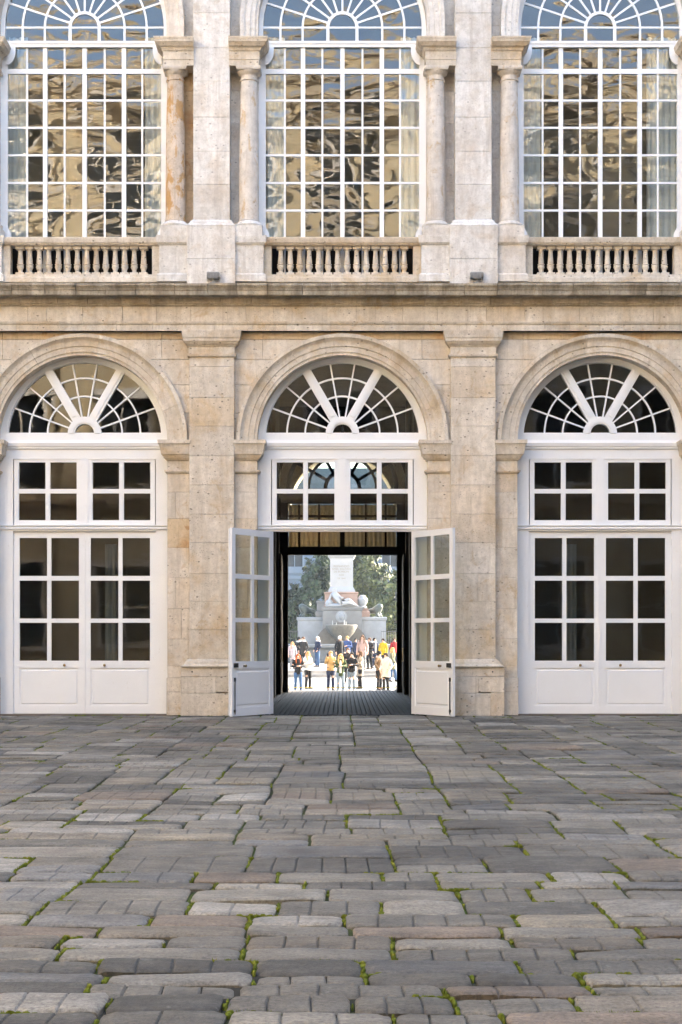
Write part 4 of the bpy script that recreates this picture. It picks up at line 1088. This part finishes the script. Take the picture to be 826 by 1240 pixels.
lv = [(0, .55, .42), (0, .1, .46), (0, -.3, .56), (0, -.5, .78), (0, -.72, .82), (.18, -.32, .3), (.18, -.5, .06), (.18, -.62, .04), (-.18, -.32, .3), (-.18, -.5, .06), (-.18, -.62, .04),
      (.2, .55, .25), (.22, .5, .06), (-.2, .55, .25), (-.22, .5, .06), (0, .85, .3), (.1, 1.05, .1)]
le = [(0,1),(1,2),(2,3),(3,4),(2,5),(5,6),(6,7),(2,8),(8,9),(9,10),(0,11),(11,12),(0,13),(13,14),(0,15),(15,16)]
lr = [.22, .2, .30, .30, .14, .13, .09, .08, .13, .09, .08, .16, .09, .16, .09, .05, .05]
for px, lab, rz in ((373, 'dark bronze lion crouching on the fountain base beside the grey block', -1.05), (452.5, 'dark bronze lion crouching on the fountain base beside the white urn', 1.05)):
    me = merge_skin('bronze_lion', lv, le, lr, 'bronze', None, None)
    tag(link('bronze_lion', me, None, (mon.location.x + mpx(px), MY - .35, mz(747.6) - .0), (0, 0, rz)), lab, 'lion statue', 'bronze lions on the fountain')
# railings
def railing(label, x0, x1, y, z0=0.0, h=1.0):
    o = thing('iron_railing', label, 'railing', ((x0+x1)/2, y, z0), 0, 'railings by the fountain'); w = x1 - x0
    for z in (.15, h): part('rail', f'rail{w:.2f}{z}', lambda m: m.box(-w/2, w/2, -.02, .02, z-.02, z+.02), 'iron', o)
    n = max(3, int(w/.16))
    for k in range(n+1): part('bar', f'rbar{h}', lambda m: m.tube([(0, 0, 0), (0, 0, h + .06)], .014, 6), 'iron', o, (-w/2 + w*k/n, 0, 0))
railing('low iron railing beside the fountain basin, at the darker trees', AT(340, 113), AT(361, 113), 79, 0, 2.2)
railing('low iron railing beside the fountain basin, at the sunlit trees', AT(462, 113), AT(490, 113), 79, 0, 2.2)

# trees
def tree(label, x, y, h, lobes, mat, seed, nl=9000, ls=.23):
    rnd = random.Random(seed); o = thing('evergreen_tree', label, 'tree', (x, y, 0), 0, 'trees behind the fountain')
    m = MB(); m.tube([(0, 0, -.1), (.05, 0, h*.2), (-.05, .05, h*.45), (0, 0, h*.75)], [.24, .19, .14, .05], 10)
    for k, (lx, ly, lz, r) in enumerate(lobes): m.tube([(0, 0, h*.18 + .1*k), (lx*.5, ly*.5, (h*.3+lz)*.5), (lx, ly, lz)], [.10, .07, .02], 6)
    link('trunk', m.mesh('trunk', 'bark', True), o)
    V, F, T = [], [], []
    tot = sum(r**2.2 for *_, r in lobes)
    for lx, ly, lz, r in lobes:
        cl = [(rnd.gauss(0, 1), rnd.gauss(0, 1), rnd.gauss(0, 1)) for _ in range(int(26*r))]
        cl = [Vector(c).normalized()*r*rnd.uniform(.45, 1.02) for c in cl]
        for _ in range(int(nl*r**2.2/tot)):
            c = rnd.choice(cl); p = Vector((lx, ly, lz)) + c + Vector((rnd.gauss(0, .2), rnd.gauss(0, .2), rnd.gauss(0, .17)))*max(r*.42, .5)
            nrm = (c.normalized() + Vector((rnd.gauss(0, .5), rnd.gauss(0, .5), rnd.gauss(.3, .5)))).normalized()
            q = nrm.to_track_quat('Z', 'Y').to_matrix(); s = ls*rnd.uniform(.6, 1.25); ro = rnd.uniform(0, 6.28)
            a = q @ Vector((math.cos(ro), math.sin(ro), 0))*s; b = q @ Vector((-math.sin(ro), math.cos(ro), 0))*s*.5
            i0 = len(V); V += [p - a, p + b, p + a, p - b]; F.append((i0, i0+1, i0+2, i0+3)); tv = rnd.random(); T += [tv]*4
    me = bpy.data.meshes.new('crown'); me.from_pydata([tuple(v) for v in V], [], F)
    at = me.attributes.new('tint', 'FLOAT', 'POINT'); at.data.foreach_set('value', T)
    me.materials.append(MATS[mat]); link('crown', me, o)
DT = 128.0
def lobe(px, py, r, x, dy=0.0): return (AT(px, DT) - x, dy, ZT(py, DT), r)
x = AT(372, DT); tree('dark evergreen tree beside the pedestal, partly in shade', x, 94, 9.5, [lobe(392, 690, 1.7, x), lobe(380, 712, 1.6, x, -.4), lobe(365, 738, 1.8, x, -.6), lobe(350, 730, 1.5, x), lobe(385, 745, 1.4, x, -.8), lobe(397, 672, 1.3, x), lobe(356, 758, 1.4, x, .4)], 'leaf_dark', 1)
x = AT(442, DT+3); tree('tall sunlit evergreen tree rising right behind the inscribed pedestal', x, 97, 11.0, [lobe(440, 690, 2.0, x), lobe(452, 705, 1.8, x, -.5), lobe(430, 705, 1.5, x), lobe(458, 725, 1.7, x, -.4), lobe(440, 725, 1.6, x, -.5), lobe(445, 675, 1.5, x)], 'leaf_sunlit', 2)
x = AT(476, DT-4); tree('bushy light green tree standing over the railing', x, 91, 8.0, [lobe(478, 725, 1.7, x), lobe(470, 745, 1.6, x, -.4), lobe(485, 745, 1.5, x), lobe(475, 765, 1.4, x, .2), lobe(490, 705, 1.3, x)], 'leaf_sunlit', 3)
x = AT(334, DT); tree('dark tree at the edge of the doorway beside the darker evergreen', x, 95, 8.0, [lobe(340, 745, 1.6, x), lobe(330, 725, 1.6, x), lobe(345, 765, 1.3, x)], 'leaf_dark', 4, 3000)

# building far behind
FD = 190.0; FYW = FD - CAM_D
fb = thing('far_building', 'pale blue grey theatre building behind the trees with a heavy cornice', 'building', (0, FYW, 0))
def fpart(name, fn, mat, par=fb): m = MB(); fn(m); return link(name, m.mesh(name, mat), par)
fx = lambda px: AT(px, FD); fz = lambda py: ZT(py, FD)
m = MB()
ops = [(-4, 0), (-3, 0), (-2, 0), (-1, 0), (0, 0), (1, 0), (2, 0), (3, 0), (4, 0)]
SPC = fx(469.5) - fx(411.5)
fw = .95
for k in range(-5, 5): m.box((k*SPC + fw), ((k+1)*SPC - fw), 0, 1.0, 0, 22)
for k in range(-5, 6):
    m.box(k*SPC - fw - .001, k*SPC + fw + .001, .003, 1.0, fz(708), fz(686)); m.box(k*SPC - fw - .001, k*SPC + fw + .001, .003, 1.0, fz(650), 22)
m.box(-6*SPC, 6*SPC, 1.01, 12, 0, 21.9)
fwall = link('wall', m.mesh('far_wall', 'far_plaster'), fb)
fpart('cornice', lambda m: (profx(m, -5.5*SPC, 5.5*SPC, [(.1, fz(701)), (-.3, fz(701)), (-.35, fz(697)), (-.6, fz(694)), (-.7, fz(690)), (-.75, fz(687.5)), (.1, fz(687))]), profx(m, -5.5*SPC, 5.5*SPC, [(.1, fz(713)), (-.15, fz(713)), (-.2, fz(710)), (.1, fz(709))])), 'far_trim')
for k in range(-5, 6):
    wd = fpart('window', lambda m: (m.box(k*SPC - fw - .2, k*SPC - fw, -.12, .1, fz(686.5), fz(649)), m.box(k*SPC + fw, k*SPC + fw + .2, -.12, .1, fz(686.5), fz(649)), m.box(k*SPC - .04, k*SPC + .04, .3, .36, fz(686), fz(650)), m.box(k*SPC - fw, k*SPC + fw, .302, .36, fz(668.5), fz(667.5))), 'far_trim')
    part('pane', 'farpane', lambda m: m.box(-fw, fw, .40, .42, fz(686), fz(650)), 'far_glass', wd, (k*SPC, 0, 0))
    ar = fpart('arched_opening', lambda m: m.arc([(1.0, -.08), (1.3, -.08), (1.3, .2), (1.0, .2)], k*SPC, fz(722), 0, math.pi, 16), 'far_trim')
    fpart('pane', lambda m: (m.box(k*SPC - 1.0, k*SPC + 1.0, .40, .42, 1.0, fz(722)), m.arc([(.02, .40), (1.0, .40), (1.0, .42), (.02, .42)], k*SPC, fz(722), 0, math.pi, 16)), 'far_glass', ar)

# yellow tape across the passage exit
bt = thing('barrier_tape', 'thin yellow tape stretched low across the far end of the passage', 'tape', (0, 16.5, 0))
part('tape', 'tape', lambda m: m.box(-1.70, 1.70, -.003, .003, .090, .112), 'yellow_tape', bt)
for s in (-1, 1): part('post', 'tpost', lambda m: m.lathe([(.05, .0), (.05, .015), (.015, .03), (.015, .16), (.02, .17), (.005, .18)], n=10), 'iron', bt, (s*1.69, .03, .014), None, True)

# ================================================================== PEOPLE
HAIR = {'red': (.30, .08, .03), 'blond': (.42, .27, .10), 'brown': (.09, .05, .03), 'black': (.02, .016, .014), 'white': (.62, .60, .56), 'tan': (.35, .2, .09)}
for k, c in HAIR.items(): cloth('hair_' + k, tuple(q*.7 for q in c), .2)
COL = {'black': (.02, .02, .024), 'navy': (.025, .035, .08), 'blue': (.05, .10, .28), 'jeans': (.06, .13, .28), 'pale_jeans': (.22, .28, .36), 'white': (.78, .75, .74), 'cream': (.70, .64, .54), 'tan': (.55, .36, .15),
       'green': (.06, .09, .04), 'brown': (.22, .14, .08), 'beige': (.46, .38, .30), 'pink': (.55, .38, .34), 'grey': (.28, .28, .29), 'yellow': (.70, .46, .02), 'red': (.40, .03, .03), 'dark': (.035, .03, .03), 'lilac': (.62, .52, .56), 'olive': (.20, .20, .13)}
for k, c in COL.items(): cloth('cloth_' + k, tuple(q*.45 for q in c))
def person(label, px, d, zg, h=1.70, face=0.0, coat='black', hem=.80, legs='jeans', hair='brown', long_hair=False, pose='hands', extra=None, hood=None, fat=1.0):
    k = h/1.70; rnd = random.Random(hash((px, d)) & 0xffff)
    o = thing('person', label, 'person', (AT(px, d), d - CAM_D, zg), R(face), 'people on the plaza')
    S = lambda *p: (p[0]*k, p[1]*k, p[2]*k)
    st = rnd.uniform(.0, .05)
    if pose == 'phone':   armL, armR = [(.20, -.06, 1.16), (.10, -.30, 1.24)], [(-.24, -.10, 1.20), (-.20, -.30, 1.46)]
    elif pose == 'hands': armL, armR = [(.25, .0, 1.14), (.07, -.24, 1.17)], [(-.25, .0, 1.14), (-.07, -.24, 1.15)]
    elif pose == 'walk':  armL, armR = [(.25, .06, 1.14), (.25, -.06, .90)], [(-.25, -.06, 1.14), (-.24, -.20, .93)]
    elif pose == 'pocket': armL, armR = [(.28, .05, 1.14), (.20, -.10, .95)], [(-.28, .05, 1.14), (-.20, -.10, .95)]
    else:                 armL, armR = [(.25, .02, 1.13), (.26, -.05, .88)], [(-.25, .02, 1.13), (-.26, -.05, .88)]
    v = [S(0, 0, .95), S(0, .01, 1.15), S(0, .01, 1.34), S(0, 0, 1.47), S(0, -.02, 1.56), S(0, -.02, 1.645), S(0, -.105, 1.575)]
    e = [(0,1),(1,2),(2,3),(3,4),(4,5),(4,6)]; r = [.125, .115, .125, .052, .078, .066, .014]
    for s, arm in ((1, armL), (-1, armR)):
        b = len(v); v += [S(s*.165, .01, 1.39), S(*arm[0]), S(*arm[1])]; e += [(2, b), (b, b+1), (b+1, b+2)]; r += [.055, .042, .03]
        w0, w1 = Vector(v[b+1]), Vector(v[b+2]); dr = (w1 - w0).normalized(); sd_ = dr.cross(Vector((0, 0, 1)));
        if sd_.length < .1: sd_ = Vector((1, 0, 0))
        sd_.normalize()
        v.append(tuple(w1 + dr*.07*k)); e.append((b+2, b+3)); r.append((.022, .03))
        for q in (-.026, -.009, .009, .026):
            v.append(tuple(w1 + dr*(.155 - abs(q)*.8)*k + sd_*q*k + Vector((0, 0, -.02*k)))); e.append((b+3, len(v)-1)); r.append(.008)
        v.append(tuple(w1 + dr*.09*k + sd_*(-s)*.05*k)); e.append((b+2, len(v)-1)); r.append(.01)
    for s in (1, -1):
        b = len(v); sp = .09 + st*.5; fy = (-.14 if s > 0 else .12) if pose == 'walk' else rnd.uniform(-.03, .03)
        v += [S(s*.085, 0, .90), S(s*sp, fy*.5 - .02, .50), S(s*(sp+.01), fy + .01, .085), S(s*(sp+.03), fy - .14, .035)]; e += [(0, b), (b, b+1), (b+1, b+2), (b+2, b+3)]; r += [.085, .055, .042, .035]
    rr = [tuple(q*k for q in x) if isinstance(x, tuple) else x*k for x in r]
    me = merge_skin('body', v, e, rr, 'skin', None, None); bd = link('body', me, o)
    m = MB()
    for s in (-1, 1): m.ball(S(s*.032, -.094, 1.60), .011*k, 6, 4)
    m.ball(S(0, -.098, 1.535), (.024*k, .008*k, .006*k), 6, 4)
    link('eyes', m.mesh('eyes', 'eye', True), bd)
    # trousers and shoes
    m = MB(); off = len(v) - 8
    for i in (0, 1):
        b = off + i*4
        hp, kn, an = Vector(v[b]), Vector(v[b+1]), Vector(v[b+2])
        m.tube([hp + Vector((0, 0, .10*k)), hp - Vector((0, 0, .05)), hp.lerp(kn, .5), kn, kn.lerp(an, .5), an + Vector((0, 0, .01))], [.118*k, .112*k, .095*k, .076*k, .07*k, .066*k], 10)
    link('trousers', m.mesh('trousers', 'cloth_' + legs, True, 60), o)
    m = MB()
    for i in (0, 1):
        b = off + i*4; a, t_ = Vector(v[b+2]), Vector(v[b+3]); dr = (t_ - a); dr.z = 0; dr.normalize()
        m.loft([[(p.x + q.x*wd*math.cos(u) + 0, p.y + wd*math.sin(u)*q.y*0 + wd*.0, max(.0, hh*.5 + hh*.5*math.sin(u))) for u in [2*math.pi*z_/8 for z_ in range(8)]]
                for p, wd, hh, q in ((a - dr*.07*k, .035*k, .07*k, Vector((1, 0, 0))), (a - dr*.02*k, .045*k, .13*k, Vector((1, 0, 0))), (a + dr*.08*k, .048*k, .09*k, Vector((1, 0, 0))), (a + dr*.17*k, .042*k, .05*k, Vector((1, 0, 0))), (a + dr*.20*k, .02*k, .03*k, Vector((1, 0, 0))))])
    link('shoes', m.mesh('shoes', 'cloth_dark', True, 60), o)
    # coat: torso shell with folds, sleeves
    m = MB(); n = 18; rings = []
    prof = [(hem, .175 if hem < .7 else .165, .135), (hem + .05, .172, .138), (max(.95, hem + .1), .165, .135), (1.10, .155, .125), (1.25, .175, .135), (1.36, .190, .13), (1.42, .165, .105), (1.465, .09, .08), (1.51, .078, .075)]
    if hem < .7: prof.insert(1, (hem + .2, .175, .14))
    for z, a, b in prof:
        fl_ = .012 if z < 1.2 else .005
        rings.append([S((a*fat + fl_*math.sin(5*u + px))*math.cos(u), (b*fat + fl_*math.sin(4*u + d))*math.sin(u) + .005, z + (.012*math.sin(3*u) if z == hem else 0)) for u in [2*math.pi*i/n for i in range(n)]])
    m.loft(rings)
    for arm, s in ((armL, 1), (armR, -1)):
        sh, el, wr = Vector(S(s*.16, .01, 1.385)), Vector(S(*arm[0])), Vector(S(*arm[1]))
        m.tube([Vector(S(s*.08, .01, 1.38)), sh, sh.lerp(el, .5), el, el.lerp(wr, .5), wr], [.07*k, .083*k, .072*k, .064*k, .058*k, .052*k], 10)
    ct = link('coat', m.mesh('coat', 'cloth_' + coat, True, 60), o)
    # hair
    m = MB()
    rings = []
    for t_ in range(7):
        a = R(-35 + 120*t_/6); rz_ = .115*math.sin(a); rad = .098*math.cos(a) if t_ < 6 else .012
        ring = []
        for i in range(14):
            u = 2*math.pi*i/14; yy = rad*1.12*math.sin(u); xx = rad*math.cos(u)
            if t_ < 3 and math.sin(u) < -.2: yy *= .45                  # open at the face
            ring.append(S(xx, yy + .0, 1.605 + rz_))
        rings.append(ring)
    m.loft(rings)
    if long_hair:
        m.loft([[S(w_*math.cos(u), .055 + dp*math.sin(u), z) for u in [2*math.pi*i/12 for i in range(12)]] for z, w_, dp in ((1.28, .06, .03), (1.36, .105, .05), (1.48, .115, .065), (1.58, .105, .075), (1.66, .07, .06))])
        for s in (-1, 1): m.tube([S(s*.085, -.02, 1.62), S(s*.10, -.05, 1.5), S(s*.10, -.085, 1.38), S(s*.09, -.12, 1.28)], [.03*k, .036*k, .036*k, .012*k], 8)
    link('hair', m.mesh('hair', 'hair_' + hair, True, 60), o)
    if hood:
        m = MB(); m.loft([[S(w_*math.cos(u), .03 + dp*math.sin(u), z) for u in [2*math.pi*i/12 for i in range(12)]] for z, w_, dp in ((1.38, .14, .10), (1.44, .155, .125), (1.49, .135, .115), (1.53, .10, .09))])
        link('scarf', m.mesh('scarf', 'cloth_' + hood, True, 60), o)
    if extra == 'front':      # pale shirt showing in the open coat
        m = MB(); m.loft([[S(x_, -.125 - .02*math.cos(x_*8), z) for x_ in (-w_, 0, w_)] + [S(x_, -.09, z) for x_ in (w_, 0, -w_)] for z, w_ in ((.86, .045), (1.1, .05), (1.3, .055), (1.42, .03))])
        link('shirt_front', m.mesh('shirt_front', 'cloth_white'), ct)
    if extra == 'hat':
        m = MB(); m.lathe([(.112*k, 1.60*k), (.118*k, 1.64*k), (.11*k, 1.70*k), (.07*k, 1.745*k), (.01, 1.755*k)], 0, .0, 14); link('beanie', m.mesh('beanie', 'cloth_black', True, 60), o)
    if pose == 'phone':
        p = o.location + Matrix.Rotation(R(face), 3, 'Z') @ (Vector(S(*armR[1])) + Vector((0, -.09, .08)))
        m = MB(); m.box(-.037, .037, -.005, .005, -.075, .075); ph = link('phone', m.mesh('phone', 'cloth_black'), None, p, (0, 0, R(face)))
        tag(ph, 'black phone held up by the person in the tan coat', 'phone')
    return o
F1, F2 = 70.0, 94.0
def zst(d):
    y_ = d - CAM_D
    if y_ >= 50: return 0.0
    if y_ >= 49.2: return -.18
    if y_ > 36: return GS + (y_ - 36)/13.2*(-.36 - GS)
    return -.60 + (y_ - 16.81)/(36 - 16.81)*(GS + .60)
P = person
P('person with red hair in a black jacket and blue jeans looking down', 361, F1, zst(F1), 1.66, 8, 'black', .78, 'jeans', 'red', True)
P('person in a fluffy white coat with a pink scarf and black trousers', 373, F1+2.5, zst(F1+2.5), 1.68, 40, 'white', .84, 'black', 'tan', True, 'hands', None, 'lilac')
P('person in a tan coat holding up a phone', 400.5, F1+1.2, zst(F1+1.2), 1.74, 10, 'tan', .86, 'navy', 'tan', False, 'phone')
P('blond person in an open green coat over a white top', 412.5, F1-.5, zst(F1-.5), 1.66, 0, 'green', .72, 'pale_jeans', 'blond', True, 'hands', 'front')
P('person with dark hair in a black jacket and pale jeans', 426, F1+.2, zst(F1+.2), 1.72, -10, 'black', .84, 'pale_jeans', 'black', False, 'hands')
P('person in a long beige coat turned sideways beside the black jacket', 436, F1+2.5, zst(F1+2.5), 1.72, -80, 'beige', .58, 'black', 'brown', True, 'hands')
P('person in a long brown coat and black hat next to a white coat', 459, F1+1.5, zst(F1+1.5), 1.70, 60, 'brown', .52, 'black', 'black', False, 'pocket', 'hat', 'pink')
P('dark haired person in a thick cream coat and black trousers', 467.5, F1-.3, zst(F1-.3), 1.70, -35, 'cream', .66, 'black', 'black', False, 'pocket', None, None, 1.15)
P('person in a grey olive coat and blue jeans behind the cream coat', 475.5, F1+9, zst(F1+9), 1.68, 70, 'olive', .62, 'jeans', 'blond', True, 'walk')
P('dark coated person with camera between the green and black coats', 421, F1+7, zst(F1+7), 1.72, 0, 'dark', .8, 'black', 'brown', False, 'hands')
P('child in a pale grey hooded coat at the edge of the doorway', 354, F2-6, zst(F2-6), 1.50, 20, 'lilac', .62, 'grey', 'tan', True, 'rest', None, 'white')
P('person in a dark jacket and black beanie near the doorway edge', 362, F2, zst(F2), 1.74, 30, 'black', .8, 'navy', 'black', False, 'hands', 'hat', 'white')
P('person in a black coat with a white scarf beside the black beanie', 367, F2-3, zst(F2-3), 1.78, -25, 'dark', .74, 'black', 'brown', False, 'pocket', None, 'white')
P('person in a navy jacket with white hair and blue jeans standing alone', 384.5, F2+1, zst(F2+1), 1.80, -60, 'navy', .8, 'jeans', 'white', False, 'pocket', None, 'white')
P('white haired person in a long black coat', 411.5, F2-5.5, zst(F2-5.5), 1.82, 35, 'black', .66, 'black', 'white', False, 'rest')
P('person with fair hair in a bright blue jacket', 420.5, F2-2, zst(F2-2), 1.82, -20, 'blue', .8, 'navy', 'blond', False, 'hands')
P('person in a navy jacket half hidden beside the bright blue jacket', 430.5, F2, zst(F2), 1.70, 15, 'navy', .8, 'black', 'black', False, 'rest')
P('tall person in a pinkish beige coat with brown hair', 439, F2-8, zst(F2-8), 1.86, -15, 'pink', .70, 'grey', 'brown', True, 'rest')
P('person in a black outfit with a grey scarf, one foot forward', 447.5, F2-7, zst(F2-7), 1.72, -40, 'dark', .82, 'black', 'brown', False, 'hands', None, 'grey')
P('person in a navy jacket with a white front', 453.5, F2-2.5, zst(F2-2.5), 1.72, 30, 'navy', .72, 'navy', 'black', False, 'pocket', 'front', 'white')
P('person in a bright yellow jacket', 464, F2-3, zst(F2-3), 1.68, -30, 'yellow', .76, 'black', 'black', False, 'rest')
P('person in a red jacket at the doorway edge', 477.5, F2+2, zst(F2+2), 1.72, 25, 'red', .8, 'navy', 'brown', False, 'rest')

# ================================================================== HAZE (the sunlit air over the plaza)
m, t, b = nmat('haze_air'); t.nodes.remove(b)
pv = N(t, 'ShaderNodeVolumePrincipled'); pv.inputs['Color'].default_value = (.72, .86, 1.0, 1); pv.inputs['Density'].default_value = .00018; pv.inputs['Anisotropy'].default_value = .3
L(t, pv.outputs[0], t.nodes['Material Output'].inputs['Volume'])
mb = MB(); mb.box(-620, 620, -620, 620, -2.6, 34.0)
tag(link('haze', mb.mesh('haze', 'haze_air')), 'thin pale sunlit haze in the air over the plaza', 'haze', kind='stuff')
